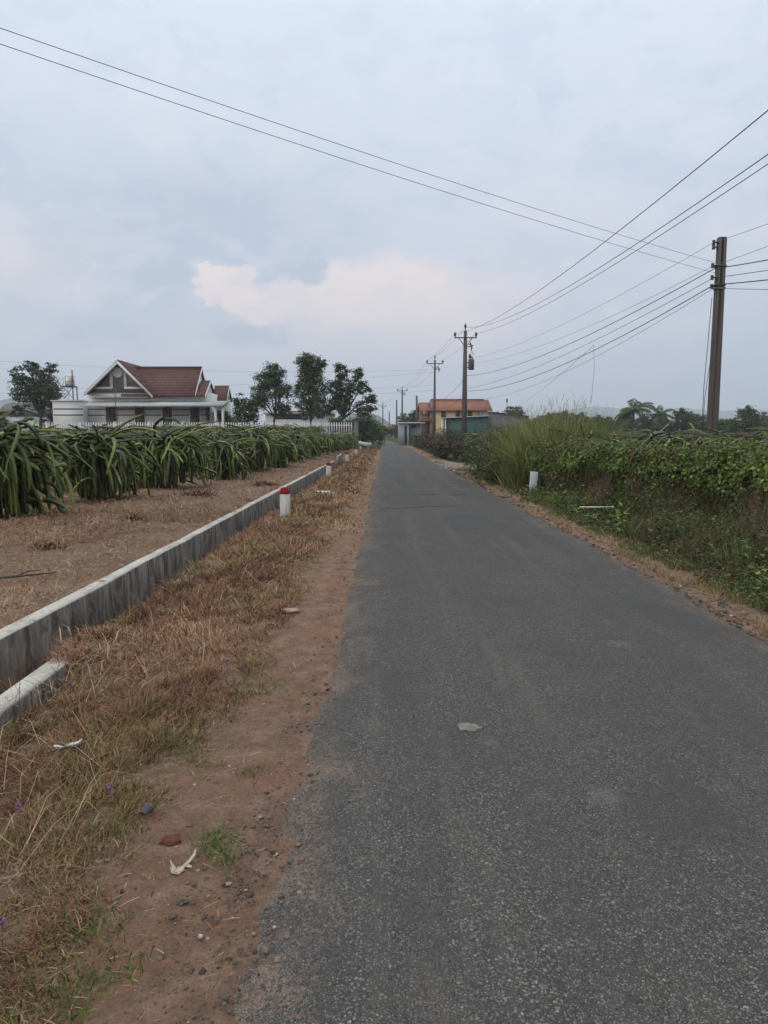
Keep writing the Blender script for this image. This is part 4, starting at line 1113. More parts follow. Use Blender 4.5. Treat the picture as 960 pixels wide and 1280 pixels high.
for i_ in range(62):
    px = 598 + i_ * 8.5 + r2.uniform(-6, 6); d = r2.uniform(140, 215)
    put_tree('distant_tree', GEN[r2.choice((0, 1, 1, 1, 2))], T(px, d), d, r2.uniform(0, 6), 'tree in the low dark line along the right horizon', group='trees along the right horizon', s=r2.uniform(.75, 1.15))
for i_ in range(14):
    px = 292 + i_ * 14 + r2.uniform(-6, 6); d = r2.uniform(150, 200)
    put_tree('distant_tree', GEN[r2.randrange(3)], T(px, d), d, r2.uniform(0, 6), 'low tree in the line behind the picket fence trees', group='trees behind the left compound', s=r2.uniform(.4, .6))
for i_ in range(7):
    px = -60 + i_ * 22 + r2.uniform(-6, 6); d = r2.uniform(150, 190)
    put_tree('distant_tree', GEN[r2.randrange(3)], T(px, d), d, r2.uniform(0, 6), 'low tree in the line behind the left field', group='trees behind the left field', s=r2.uniform(.4, .55))
for i_, (px, d) in enumerate([(470, 240), (476, 262), (481, 255), (486, 250), (492, 235), (462, 215), (473, 300), (480, 310)]):
    put_tree('distant_tree', GEN[i_ % 3], T(px, d) + (-1 if px < 477 else 1), d, i_ * 1.3, 'far green tree closing the end of the road', group='trees at the end of the road', s=.6)


def palm(x, y, h, s, label, seed):
    rng = np.random.default_rng(seed)
    o = empty('coconut_palm', (x, y, float(land(x, y))), 0, label, 'palm tree', 'coconut palms on the right horizon')
    tm = MB(); tm.tube([(0, 0, -.2), (.1, 0, h * .4), (.05, 0, h * .75), (0, 0, h)], [.24, .18, .16, .15], 8, .4); tm.build('trunk', BARK, o, True)
    for k in range(17):
        a = k * 2.4 + rng.uniform(-.2, .2); e = rng.uniform(-.1, 1.3); L = s * rng.uniform(.8, 1.1); mb = MB()
        P = [np.array([0, 0, h])]; ee = e
        for j in range(9):
            P.append(P[-1] + np.array([math.cos(a) * math.cos(ee), math.sin(a) * math.cos(ee), math.sin(ee)]) * L / 9); ee -= .10 + .022 * j
        mb.tube(P, np.linspace(.05, .012, 10), 4, .5, False)
        P = np.array(P); n = 46; t = np.repeat(np.linspace(.12, 1, n), 2) * 9; i = np.minimum(t.astype(int), 8)
        C = P[i] + (P[i + 1] - P[i]) * (t - i)[:, None]
        side = np.array([-math.sin(a), math.cos(a), 0]); sg = np.tile([1, -1], n)[:, None]
        D = side * sg + (P[i + 1] - P[i]) * 1.2 - np.array([0, 0, .75])
        Lf = s * .25 * np.sin(np.clip(t / 9, .05, .97) * PI) ** .5
        mb.leaves(C, D, Lf, .085, np.clip(rng.normal(.4, .15) + rng.normal(0, .08, 2 * n), 0, 1), .02)
        mb.build('frond', LEAFD, o)


palm(T(789, 112), 112, 5.2, 3.7, 'larger coconut palm on the right horizon', 61)
palm(T(822, 140), 140, 5.3, 3.3, 'smaller coconut palm right of the larger one', 62)

# ------------------------------------------------------------------ buildings
def part(mb, name, mat, root, smooth=False, parent=None):
    o = mb.build(name, mat, root, smooth)
    o.location = -root.location
    return o


def sub(mb, name, mat, par, smooth=False):
    return mb.build(name, mat, par, smooth)


def tile_mat(name, c0, c1, row=.33, wid=.30):
    m, nt, b = newmat(name, .75, .2)
    P = coords(nt); sp = nt.nodes.new('ShaderNodeSeparateXYZ'); lk(nt, P, sp.inputs[0])
    cb = nt.nodes.new('ShaderNodeCombineXYZ'); lk(nt, mth(nt, 'ADD', sp.outputs[0], mth(nt, 'MULTIPLY', sp.outputs[1], .02)), cb.inputs[0]); lk(nt, sp.outputs[2], cb.inputs[1])
    br = nt.nodes.new('ShaderNodeTexBrick'); lk(nt, cb.outputs[0], br.inputs['Vector'])
    for k, v in (('Scale', 1.), ('Brick Width', wid), ('Row Height', row), ('Mortar Size', .035)): br.inputs[k].default_value = v
    br.inputs['Color1'].default_value = (*c0, 1); br.inputs['Color2'].default_value = (*c1, 1); br.inputs['Mortar'].default_value = (*[x * .45 for x in c0], 1)
    c = mixc(nt, mth(nt, 'MULTIPLY', smap(nt, noise(nt, P, .8, 5), .4, .7), .35), br.outputs['Color'], tuple(x * .6 for x in c0))
    lk(nt, c, b.inputs['Base Color']); bump(nt, b, br.outputs['Fac'], -.8, .04)
    return m


def corr_mat(name, c, c2, per=.22, axis=0):
    m, nt, b = newmat(name, .6, .3)
    P = coords(nt); sp = nt.nodes.new('ShaderNodeSeparateXYZ'); lk(nt, P, sp.inputs[0])
    w = mth(nt, 'SINE', mth(nt, 'MULTIPLY', sp.outputs[axis], 2 * PI / per))
    lk(nt, mixc(nt, smap(nt, noise(nt, coords(nt, (2.5, 2.5, .5)), 1.2, 5), .35, .72), c, c2), b.inputs['Base Color'])
    bump(nt, b, w, .6, .03)
    return m


WHITEW = stained_paint('off white plaster', (.60, .59, .58), (.40, .39, .37), (.38, .36, .34), .15, (2, 2, .5))
GREYW = rough_mat('grey gable plaster', (.165, .15, .148), (.205, .19, .185), 2, .9, .1, .1)
TRIMW = rough_mat('white trim', (.58, .57, .57), (.68, .67, .66), 3, .8, .2, .1)
MAROON = tile_mat('maroon roof tiles', (.125, .058, .051), (.155, .072, .063))
ORANGE = tile_mat('orange roof tiles', (.285, .115, .072), (.34, .145, .092), .4, .35)
WOODB = rough_mat('brown wood', (.055, .026, .018), (.10, .045, .03), 5, .6, .3, .2, 20, (3, 3, .6))
DARKG = newmat('dark glass', .15, .5)[0]; DARKG.node_tree.nodes['Principled BSDF'].inputs['Base Color'].default_value = (.035, .04, .045, 1)
STEEL = rough_mat('stainless steel', (.45, .43, .40), (.62, .6, .57), 2, .35, .5, .05, metal=.7)
IRON = rough_mat('dark steel', (.05, .048, .045), (.10, .09, .085), 4, .7, .3, .2)
AWN = corr_mat('pale awning sheet', (.44, .47, .46), (.34, .36, .35), .3)
GREEN = corr_mat('green sheet metal', (.065, .125, .10), (.05, .095, .08), .35)
GREYS = corr_mat('grey sheet metal', (.20, .185, .185), (.15, .14, .14), .35)
YELW = stained_paint('pale yellow plaster', (.62, .48, .27), (.45, .36, .23), (.40, .32, .22), .15, (2, 2, .5))
PINKW = rough_mat('pinkish plaster', (.22, .12, .10), (.30, .17, .14), 2, .9, .1, .1)
CONC = stained_paint('grey concrete', (.17, .155, .14), (.075, .068, .06), (.10, .09, .08), .5, (7, 7, .5))


def slab(mb, x0, x1, y0, z0, y1, z1, th=.14):
    """sloping roof slab between two horizontal lines, extruded along x"""
    mb.prism([(y0, z0), (y1, z1), (y1, z1 - th), (y0, z0 - th)], 'x', x0, x1)


def villa():
    d = 82
    X = lambda px, dd=d: T(px, dd)
    Zz = lambda py, dd=d: W(480, py, dd).z
    g = 1.05
    root = empty('villa', (X(190), 85, g), 0, 'white single storey villa with maroon tiled roof and grey front gable', 'house')
    mb = MB(); mb.box(X(113), X(265), 82, 87.2, g - .5, Zz(491)); mb.box(X(265), X(286, 86), 86, 88, g - .5, Zz(499, 86))
    mb.box(X(75), X(113), 81, 86, g - .5, Zz(502)); mb.box(X(75) - .15, X(113) - .01, 80.85, 86.1, Zz(502), Zz(500.7))
    wall = part(mb, 'wall', WHITEW, root)
    # grooves
    for py in (511.5, 519):
        mb = MB(); mb.box(X(76), X(112), 80.97, 81.003, Zz(py) - .06, Zz(py) + .06); part(mb, 'wall_band', IRON, root)
        mb = MB(); mb.box(X(113.5), X(264.8), 81.97, 82.003, Zz(py) - .06, Zz(py) + .06); part(mb, 'wall_band', IRON, root)
    for px in (142, 178, 212, 246):
        mb = MB(); mb.box(X(px - 6), X(px + 6), 81.93, 82.02, g, Zz(509)); w = part(mb, 'door', WOODB, root)
        mb = MB(); mb.box(X(px - 6.8), X(px - 6), 81.88, 82.03, g, Zz(508)); mb.box(X(px + 6), X(px + 6.8), 81.88, 82.03, g, Zz(508)); mb.box(X(px - 6), X(px + 6), 81.88, 82.03, Zz(509), Zz(508)); sub(mb, 'frame', TRIMW, w)
        mb = MB(); mb.box(X(px - 5), X(px - .7), 81.905, 81.95, Zz(522), Zz(511)); mb.box(X(px + .7), X(px + 5), 81.905, 81.95, Zz(522), Zz(511)); sub(mb, 'pane', WOODB, w)
    # awning with posts
    mb = MB(); mb.prism([(79.4, Zz(506, 79.4)), (81.98, Zz(501)), (81.98, Zz(503.2)), (79.4, Zz(508.6, 79.4))], 'x', X(112, 80), X(283, 80))
    part(mb, 'awning', AWN, root)
    for px in (272, 281):
        mb = MB(); mb.box(X(px, 80) - .12, X(px, 80) + .12, 79.7, 79.95, g - .3, Zz(507.5, 80)); part(mb, 'porch_post', TRIMW, root)
    mb = MB(); mb.box(X(260), X(264), 81.9, 82.02, g, Zz(510)); part(mb, 'porch_opening', DARKG, root)
    # main roof, ridge along x
    dr, de = 84.7, 81.3
    mb = MB(); slab(mb, X(158), X(256, dr), de, Zz(494, de), dr, Zz(459.5, dr)); slab(mb, X(158), X(256, dr), dr + .01, Zz(459.5, dr), 88.1, Zz(494, de))
    mb.tube([(X(160), dr, Zz(459.5, dr) + .03), (X(256, dr), dr, Zz(459.5, dr) + .03)], .12, 6)
    zr = Zz(475.5, 84.2)
    slab(mb, X(256, dr) + .02, X(266.5, 84.2), de, Zz(494, de), 84.2, zr); slab(mb, X(256, dr) + .02, X(266.5, 84.2), 84.21, zr, 87.1, Zz(494, de))
    zr3, ze3 = Zz(482, 87), Zz(500, 85.5)
    slab(mb, X(269, 86), X(287, 86), 85.4, ze3, 87, zr3); slab(mb, X(269, 86), X(287, 86), 87.01, zr3, 88.6, ze3)
    part(mb, 'roof', MAROON, root)
    # gable end walls to the right, white with a rim
    mb = MB()
    xg = X(256, dr) - .25
    mb.prism([(82.0, Zz(492)), (87.4, Zz(492)), (dr, Zz(461.5, dr))], 'x', xg - .2, xg)
    mb.prism([(82.0, Zz(492)), (86.4, Zz(492)), (84.2, zr - .2)], 'x', X(266.5, 84.2) - .5, X(266.5, 84.2) - .2)
    mb.prism([(85.8, ze3 - .1), (88.2, ze3 - .1), (87, zr3 - .2)], 'x', X(287, 86) - .4, X(287, 86) - .15)
    part(mb, 'gable_wall', WHITEW, root)
    mb = MB()
    for (xx, ya, za, yb, zb) in ((X(256, dr) + .0, de, Zz(494, de), dr, Zz(459.5, dr)), (X(266.5, 84.2) + .01, de, Zz(494, de), 84.2, zr), (X(287, 86) + .01, 85.4, ze3, 87, zr3)):
        mb.prism([(ya, za + .03), (yb, zb + .03), (yb, zb - .3), (ya, za - .3)], 'x', xx, xx + .07)
    part(mb, 'barge_board', TRIMW, root)
    # front gable
    xa, xl, xr = X(155, 81), X(112.5, 81), X(196.5, 81); za, zl, zrr = Zz(449.5, 80.5), Zz(491, 80.5), Zz(493.5, 80.5); yf, yb = 80.4, 88
    mb = MB()
    mb.add([(xa, yf, za), (xa, yb, za), (xl, yb, zl), (xl, yf, zl), (xa, yf, za - .16), (xa, yb, za - .16), (xl, yb, zl - .16), (xl, yf, zl - .16)], [(0, 1, 2, 3), (7, 6, 5, 4), (0, 3, 7, 4), (1, 5, 6, 2), (3, 2, 6, 7)])
    mb.add([(xa, yf, za), (xa, yb, za), (xr, yb, zrr), (xr, yf, zrr), (xa, yf, za - .16), (xa, yb, za - .16), (xr, yb, zrr - .16), (xr, yf, zrr - .16)], [(3, 2, 1, 0), (4, 5, 6, 7), (4, 7, 3, 0), (2, 6, 5, 1), (7, 6, 2, 3)])
    part(mb, 'front_gable_roof', MAROON, root)
    mb = MB()
    for (xe, ze) in ((xl, zl), (xr, zrr)):
        mb.prism([(xa, za - .10), (xe, ze - .10), (xe, ze - .42), (xa, za - .50)], 'y', yf - .07, yf - .005)
    part(mb, 'barge_board', TRIMW, root)
    yw = 81.3
    mb = MB(); mb.prism([(xa, za - .3), (xl + .9, zl + .25), (xl + .9, Zz(491)), (xr - .7, Zz(491)), (xr - .7, zrr + .25)], 'y', yw, yw + .7); gw = part(mb, 'front_gable_wall', GREYW, root)
    mb = MB()
    mb = MB(); mb.box(X(145), X(148.6), yw - .07, yw + .05, Zz(484), Zz(463)); mb.box(X(122), X(148.6), yw - .09, yw + .05, Zz(486.8), Zz(484)); sub(mb, 'trim', TRIMW, gw)
    mb = MB(); mb.box(X(162.5), X(166), yw - .07, yw + .05, Zz(484), Zz(463)); mb.box(X(162.5), X(186), yw - .09, yw + .05, Zz(486.8), Zz(484)); sub(mb, 'trim', TRIMW, gw)
    mb = MB(); cx, cz = X(155.2), Zz(466); th = np.arange(24) * 2 * PI / 24
    ring = [(cx + .62 * math.cos(t), yw - .1, cz + .62 * math.sin(t)) for t in th] + [(cx + .46 * math.cos(t), yw - .13, cz + .46 * math.sin(t)) for t in th]
    ring += [(cx + .62 * math.cos(t), yw + .05, cz + .62 * math.sin(t)) for t in th]
    mb.add(ring, [(k, (k + 1) % 24, 24 + (k + 1) % 24, 24 + k) for k in range(24)] + [(48 + k, 48 + (k + 1) % 24, (k + 1) % 24, k) for k in range(24)], [(24, 24 + k, 25 + k) for k in range(1, 23)])
    sub(mb, 'round_vent', TRIMW, gw)
    mb = MB(); mb.box(X(118), X(190), 81.45, 81.97, Zz(497.5), Zz(491.3)); part(mb, 'fascia_band', TRIMW, root)
    # water tank on its stand
    t = empty('water_tank', (X(93, 84), 84, Zz(501, 84)), 0, 'cylindrical steel water tank on a frame over the flat annex', 'water tank')
    zt0, zt1 = Zz(483, 84) - Zz(501, 84), Zz(468.5, 84) - Zz(501, 84)
    mb = MB(); mb.tube([(0, 0, zt0 + .05), (0, 0, zt0 + .12), (0, 0, (zt0 + zt1) / 2), (0, 0, zt1 - .12), (0, 0, zt1)], [.46, .52, .52, .52, .36], 16)
    for q in range(4): mb.tube([(0, 0, zt0 + .25 + q * .3), (0, 0, zt0 + .31 + q * .3)], .535, 16)
    mb.build('tank', STEEL, t, False)
    for sx in (-1, 1):
        for sy in (-1, 1):
            mb = MB(); mb.box(sx * .55 - .05, sx * .55 + .05, sy * .55 - .05, sy * .55 + .05, -.2, zt0 + (1.9 if sy < 0 else .05)); mb.build('stand_leg', IRON if sx > 0 else TRIMW, t)
    mb = MB(); mb.box(-.62, .62, -.62, .62, zt0 - .1, zt0 + .04); mb.tube([(-.55, -.57, .2), (.55, -.57, zt0 - .1)], .035, 4); mb.tube([(.55, -.57, .2), (-.55, -.57, zt0 - .1)], .035, 4); mb.build('stand_frame', IRON, t)
    # slim mast before the gable
    o = empty('thin_mast', (X(148, 78), 78, g), 0, 'thin dark mast standing in front of the villa gable', 'mast')
    mb = MB(); mb.tube([(0, 0, -.3), (0, 0, Zz(477, 78) - g)], [.06, .04], 6); mb.build('mast_tube', IRON, o)
    mb = MB(); mb.cbox(0, 0, -.1, .3, .3, .3, 0, .5, .02); mb.build('footing', CONC, o)


villa()


def picket_fence():
    y0 = 70.0; xa, xb = T(62, y0), T(441, y0)
    g = 1.06; top = W(480, 527.5, y0).z
    root = empty('picket_fence', ((xa + xb) / 2, y0, g), 0, 'white picket fence on a low wall behind the dragon fruit rows', 'fence')
    mb = MB(); x = xa
    while x < xb:
        mb.prism([(x - .045, g + .35), (x + .045, g + .35), (x + .045, top - .08), (x, top), (x - .045, top - .08)], 'y', y0 - .02, y0 + .02); x += .245
    part(mb, 'pickets', TRIMW, root)
    for zz in (g + .62, top - .32):
        mb = MB(); mb.box(xa, xb, y0 + .022, y0 + .07, zz - .04, zz + .04); part(mb, 'rail', TRIMW, root)
    mb = MB(); mb.box(xa, xb, y0 - .1, y0 + .1, g - .6, g + .34); part(mb, 'base_wall', WHITEW, root)
    x = xa
    while x < xb - 1.5:
        mb = MB(); mb.box(x - .12, x + .12, y0 - .12, y0 + .12, g - .5, top - .02); mb.box(x - .15, x + .15, y0 - .15, y0 + .15, top - .02, top + .05); part(mb, 'fence_post', WHITEW, root); x += 3.4
    mb = MB(); xe = T(445.5, y0); mb.cbox(xe, y0, (g - .7 + top) / 2, .42, .42, top - g + .7, 0, .5, .02); mb.cbox(xe, y0, top + .05, .52, .52, .1, 0, .5, .02); part(mb, 'corner_pillar', CONC, root)


picket_fence()


def far_low_building():
    d = 104; X = lambda p: T(p, d); Z = lambda p: W(480, p, d).z
    r = empty('long_building', (X(372), d, .9), 0, 'low white building with pinkish roof seen between the tall tree trunks', 'building')
    mb = MB(); mb.box(X(333), X(414), d, d + 7, .4, Z(517)); part(mb, 'wall', WHITEW, r)
    mb = MB(); mb.prism([(d - .6, Z(517.5)), (d - .6, Z(516)), (d + 3.5, Z(512)), (d + 7.5, Z(516)), (d + 7.5, Z(517.5))], 'x', X(331), X(416)); part(mb, 'roof', AWN, r)
    mb = MB(); mb.box(X(349), X(386), d - .72, d - .62, Z(515.5), Z(513.7)); part(mb, 'roof_edge', rough_mat('pink fascia', (.30, .11, .12), (.36, .15, .15), 2), r)
    mb = MB(); mb.box(X(344), X(378), d - .05, d + .05, Z(524), Z(518.5)); part(mb, 'doorway', DARKG, r)
    # arched grey shed roof, far left
    d2 = 120; X = lambda p: T(p, d2); Z = lambda p: W(480, p, d2).z
    r = empty('arched_shed', (X(18), d2, .6), 0, 'shed with curved grey roof at the far left behind the field', 'shed')
    pts = [(X(2), Z(520)), (X(4), Z(512)), (X(10), Z(506.5)), (X(17), Z(503.8)), (X(24), Z(503.4)), (X(31), Z(506)), (X(36), Z(512)), (X(37), Z(520))]
    mb = MB()
    mb.prism(pts, 'y', d2, d2 + 9); part(mb, 'roof', GREYS, r)
    mb = MB(); mb.box(X(3), X(36), d2 + .2, d2 + 8.8, .2, Z(520) - .01); part(mb, 'wall', WHITEW, r)


far_low_building()


def yellow_house():
    d = 135; X = lambda p, q=d: T(p, q); Z = lambda p, q=d: W(480, p, q).z
    r = empty('yellow_house', (X(576), d + 4, 0), 0, 'two storey pale yellow house with orange tiled roof and arched windows', 'house')
    zr = Z(500, d + 5)
    mb = MB(); mb.box(X(541), X(607), d, d + 10, -.5, Z(512)); part(mb, 'wall', YELW, r)
    mb = MB(); slab(mb, X(540), X(612), d - .8, Z(512.5), d + 5, zr, .2); slab(mb, X(540), X(608), d + 5.01, zr, d + 10.8, Z(512.5), .2)
    mb.tube([(X(540), d + 5, zr + .08), (X(608), d + 5, zr + .08)], .16, 6); roof = part(mb, 'roof', ORANGE, r)
    mb = MB(); mb.prism([(d - .8, Z(512.5) + .12), (d + 5, zr + .14), (d + 5, zr - .3), (d - .8, Z(512.5) - .3)], 'x', X(612), X(612) + .2); mb.prism([(d - .8, Z(512.5) + .12), (d + 5, zr + .14), (d + 5, zr - .3), (d - .8, Z(512.5) - .3)], 'x', X(540) - .22, X(540) - .01); sub(mb, 'roof_rim', GREYW, roof)
    mb = MB(); mb.prism([(d + .3, Z(513)), (d + 9.7, Z(513)), (d + 5, zr - .3)], 'x', X(606.5), X(607)); part(mb, 'gable_wall', YELW, r)
    for px in (553.5, 571.5, 586.5):
        mb = MB(); x0, x1 = X(px - 2.4), X(px + 2.4); z0, z1 = Z(521.5), Z(516)
        ar = [(x0, z0), (x1, z0), (x1, z1)] + [((x0 + x1) / 2 + (x1 - x0) / 2 * math.cos(t), z1 + .42 * math.sin(t)) for t in np.linspace(.3, PI - .3, 7)] + [(x0, z1)]
        mb.prism(ar, 'y', d - .05, d + .05); w = part(mb, 'window', DARKG, r)
        mb = MB(); mb.tube([(x0, d - .08, z0), (x0, d - .08, z1)] + [((x0 + x1) / 2 + (x1 - x0) / 2 * math.cos(t), d - .08, z1 + .45 * math.sin(t)) for t in np.linspace(PI, 0, 9)] + [(x1, d - .08, z0)], .11, 4); sub(mb, 'frame', PINKW, w)
    mb = MB(); mb.box(X(598.5), X(606.5), d - .3, d - .01, Z(521), Z(512.8)); part(mb, 'shuttered_window', rough_mat('pale blue shutters', (.32, .38, .45), (.45, .5, .55), 1.6, .5), r)
    # left wing with balcony
    d1 = d + 1.5
    mb = MB(); slab(mb, X(524), X(540.6), d - .3, Z(513), d + 5, Z(503, d + 5), .2); slab(mb, X(524), X(540.6), d + 5.01, Z(503, d + 5), d + 10, Z(513), .2); part(mb, 'wing_roof', ORANGE, r)
    mb = MB()
    mb.box(X(526), X(529), d1, d1 + .5, -.5, Z(512.5)); mb.box(X(537.6), X(540.7), d + .01, d1 + .5, -.5, Z(512.5)); mb.box(X(526), X(540.6), d + 7, d + 8, -.5, Z(512.5)); mb.box(X(524), X(540.5), d - .5, d + 7, Z(526.5), Z(524.5))
    part(mb, 'wing_wall', PINKW, r)
    mb = MB(); th = np.linspace(.12, PI - .12, 12); xm = X(533.2)
    mb.prism([(xm + X(484.2) * math.cos(t), Z(516.5) + .75 * math.sin(t)) for t in th] + [(xm - X(484), Z(517))], 'y', d + 6.9, d + 7.0) if False else mb.prism([(xm - .62, Z(516.6)), (xm + .62, Z(516.6)), (xm + .62, Z(514.5)), (xm + .35, Z(512.3)), (xm - .35, Z(512.3)), (xm - .62, Z(514.5))], 'y', d + 6.85, d + 6.99)
    part(mb, 'arched_panel', TRIMW, r)
    mb = MB(); mb.box(X(524), X(540.5), d - .55, d - .45, Z(522), Z(521.3))
    for k in range(12): x = X(524.3 + k * 1.4); mb.box(x - .05, x + .05, d - .53, d - .47, Z(525), Z(521.5))
    part(mb, 'balcony_rail', PINKW, r)
    # sheds
    d2 = 108; X2 = lambda p: T(p, d2); Z2 = lambda p: W(480, p, d2).z
    r = empty('green_shed', (X2(582), d2, 0), 0, 'green sheet metal shed in front of the yellow house', 'shed')
    mb = MB(); mb.box(X2(558), X2(608.5), d2, d2 + 6, -.4, Z2(521)); part(mb, 'wall', GREEN, r)
    mb = MB(); mb.prism([(X2(551), Z2(523.3)), (X2(558), Z2(521.5)), (X2(609.3), Z2(519.6)), (X2(609.3), Z2(520.4)), (X2(558), Z2(522.3)), (X2(551), Z2(524))], 'y', d2 - .5, d2 + 6.4); part(mb, 'roof', AWN, r)
    for px in (551.8, 556): mb = MB(); mb.box(X2(px) - .08, X2(px) + .08, d2 - .3, d2 - .15, -.4, Z2(523)); part(mb, 'post', TRIMW, r)
    r = empty('grey_shed', (X2(632), d2 + 2, 0), 0, 'grey sheet metal shed with slanting roof right of the green shed', 'shed')
    mb = MB(); mb.prism([(X2(608.8), -.4), (X2(660), -.4), (X2(660), Z2(520)), (X2(608.8), Z2(514.6))], 'y', d2 + .6, d2 + 8); part(mb, 'wall', GREYS, r)
    mb = MB(); mb.prism([(X2(608), Z2(514)), (X2(661.5), Z2(519.6)), (X2(661.5), Z2(520.3)), (X2(608), Z2(514.7))], 'y', d2 + .2, d2 + 8.3); part(mb, 'roof', IRON, r)
    mb = MB(); mb.box(X2(612), X2(621), d2 + .1, d2 + .6, Z2(534), Z2(533)); part(mb, 'canopy', IRON, r)
    o = empty('thin_mast', (T(632, 104), 104, 0), 0, 'thin pale mast rising beside the grey shed', 'mast')
    mb = MB(); mb.tube([(0, 0, -.3), (0, 0, W(480, 498.5, 104).z)], [.06, .045], 6); mb.build('mast_tube', CONC, o)
    mb = MB(); mb.cbox(0, 0, W(480, 500.5, 104).z, .22, .2, .5, 0, .5, .03); mb.build('mast_head', IRON, o)
    # white roadside hut
    d3 = 98; X3 = lambda p: T(p, d3); Z3 = lambda p: W(480, p, d3).z
    r = empty('roadside_hut', (X3(512), d3, 0), 0, 'small pale concrete hut with flat white roof beside the road', 'hut')
    mb = MB(); mb.box(X3(498), X3(505.5), d3, d3 + 4, -.3, Z3(529.2)); mb.box(X3(508.6), X3(511), d3, d3 + 4, -.3, Z3(529.2)); mb.box(X3(505.5), X3(508.6), d3, d3 + 4, Z3(533), Z3(529.2)); mb.box(X3(511), X3(527), d3 + 1.2, d3 + 4, -.3, Z3(529.6)); part(mb, 'wall', stained_paint('bluish grey plaster', (.36, .38, .41), (.25, .25, .26), (.2, .2, .2), .3), r)
    mb = MB(); mb.box(X3(497.3), X3(531), d3 - .3, d3 + 4.3, Z3(529.2) + .003, Z3(527.9)); part(mb, 'roof', TRIMW, r)
    mb = MB(); mb.box(X3(505.6), X3(508.5), d3 + .08, d3 + .2, -.3, Z3(533) - .01); part(mb, 'door', DARKG, r)
    mb = MB(); mb.box(X3(515), X3(520), d3 + 1.1, d3 + 1.19, Z3(534.5), Z3(531)); part(mb, 'window', DARKG, r)
    d4 = 210; r = empty('brick_hut', (T(484, d4), d4, 0), 0, 'tiny brick red hut by the far bend of the road', 'hut')
    mb = MB(); mb.box(T(481, d4), T(487.5, d4), d4, d4 + 3, -.5, W(480, 535, d4).z); part(mb, 'wall', PINKW, r)
    mb = MB(); mb.prism([(d4 - .4, W(480, 535, d4).z), (d4 + 1.5, W(480, 531.5, d4).z), (d4 + 3.4, W(480, 535, d4).z)], 'x', T(480.5, d4), T(488, d4)); part(mb, 'roof', ORANGE, r)


yellow_house()
# white culvert parapet where the ditch meets the fence corner
r_o = empty('culvert_parapet', (-2.3, 84, float(land(-2.3, 84))), 0, 'low white culvert parapet at the roadside near the fence corner', 'parapet')
mb = MB()
for k in range(6):
    t = k / 5; mb.cbox(-.75 + 1.3 * t ** 1.6, -1 - 7.0 * t, .62 - .18 * t, .34, 1.75, .34, -.12 - .12 * t, .5, .04)
mb.build('rail', PAINT, r_o)
for k in (0, 2, 5):
    t = k / 5; mb = MB(); mb.cbox(-.75 + 1.3 * t ** 1.6, -1 - 7.0 * t, .1, .28, .28, .95 - .3 * t, 0, .5, .02); mb.build('rail_post', PAINT, r_o)

# ------------------------------------------------------------------ power poles and lines
INSUL = rough_mat('glazed brown insulator', (.045, .032, .028), (.075, .055, .05), 8, .35, .5, 0)
INSW = rough_mat('white insulator', (.40, .40, .40), (.5, .5, .5), 8, .3, .5, 0)
CONCP = stained_paint('grey pole concrete', (.105, .090, .077), (.042, .036, .031), (.06, .052, .045), .6, (7, 7, .35))


def ins(mb, x, y, z, s=1.):
    mb.tube([(x, y, z), (x, y, z + .06 * s), (x, y, z + .08 * s), (x, y, z + .16 * s), (x, y, z + .18 * s), (x, y, z + .26 * s), (x, y, z + .34 * s)], [.03 * s, .03 * s, .085 * s, .07 * s, .10 * s, .07 * s, .035 * s], 8)


def line_pole(x, y, h, arm_z, aw, label, transf=0, w0=.36, w1=.20, cut=True, lean=0., small=False):
    o = empty('power_pole', (x, y, float(land(x, y))), 0, label, 'power pole', 'medium voltage poles along the right of the road'); o.rotation_euler = (0, lean, 0)
    mb = MB(); mb.tube([(0, 0, -.5), (0, 0, h * .5), (0, 0, h)], [w0 / 2, (w0 + w1) / 4, w1 / 2], 10); mb.build('shaft', CONCP, o, True)
    if arm_z is None: return o
    mb = MB(); mb.box(-aw, aw, -w1 / 2 - .09, -w1 / 2 - .005, arm_z - .05, arm_z + .05); arm = mb.build('crossarm', IRON, o)
    for sx in (-1, 1):
        mb = MB(); mb.tube([(sx * aw * .58, -w1 / 2 - .05, arm_z - .04), (sx * .10, -w1 / 2 - .03, arm_z - .75)], .035, 4); mb.build('brace', IRON, o)
        mb = MB(); ins(mb, sx * (aw - .08), -w1 / 2 - .05, arm_z + .05, 1.35); mb.build('insulator', INSUL, o)
    mb = MB(); mb.tube([(0, 0, h - .05), (0, 0, h + .25)], .05, 6); ins(mb, 0, 0, h + .2, 1.3); mb.build('insulator', INSUL, o)
    if cut:
        mb = MB(); mb.box(.1, .62, -.2, -.12, arm_z - .85, arm_z - .78); mb.tube([(.45, -.2, arm_z - .45), (.58, -.34, arm_z - .95), (.52, -.25, arm_z - 1.15)], [.06, .08, .04], 6); mb.tube([(.3, -.2, arm_z - .6), (.72, -.25, arm_z - .75)], .06, 6); mb.build('fuse_cutout', INSUL, o)
    if transf:
        tz = transf; mb = MB(); mb.tube([(.58, 0, tz - .5), (.58, 0, tz - .46), (.58, 0, tz + .40), (.58, 0, tz + .47)], [.22, .27, .27, .22], 14); tr_ = mb.build('transformer', IRON, o)
        mb = MB(); ins(mb, .46, 0, tz + .45, 1.5); ins(mb, .66, 0, tz + .45, .8); mb.build('bushing', INSUL, tr_)
        mb = MB(); mb.box(0, .34, -.05, .05, tz + .12, tz + .2); mb.box(0, .34, -.05, .05, tz - .3, tz - .22); mb.build('bracket', IRON, tr_)
        mb = MB(); mb.tube([(.5, -.28, arm_z - 1.1), (.72, -.2, arm_z - 1.6), (.7, -.1, tz + 1.2), (.46, 0, tz + .95)], .015, 4); mb.build('lead_wire', IRON, o)
    return o


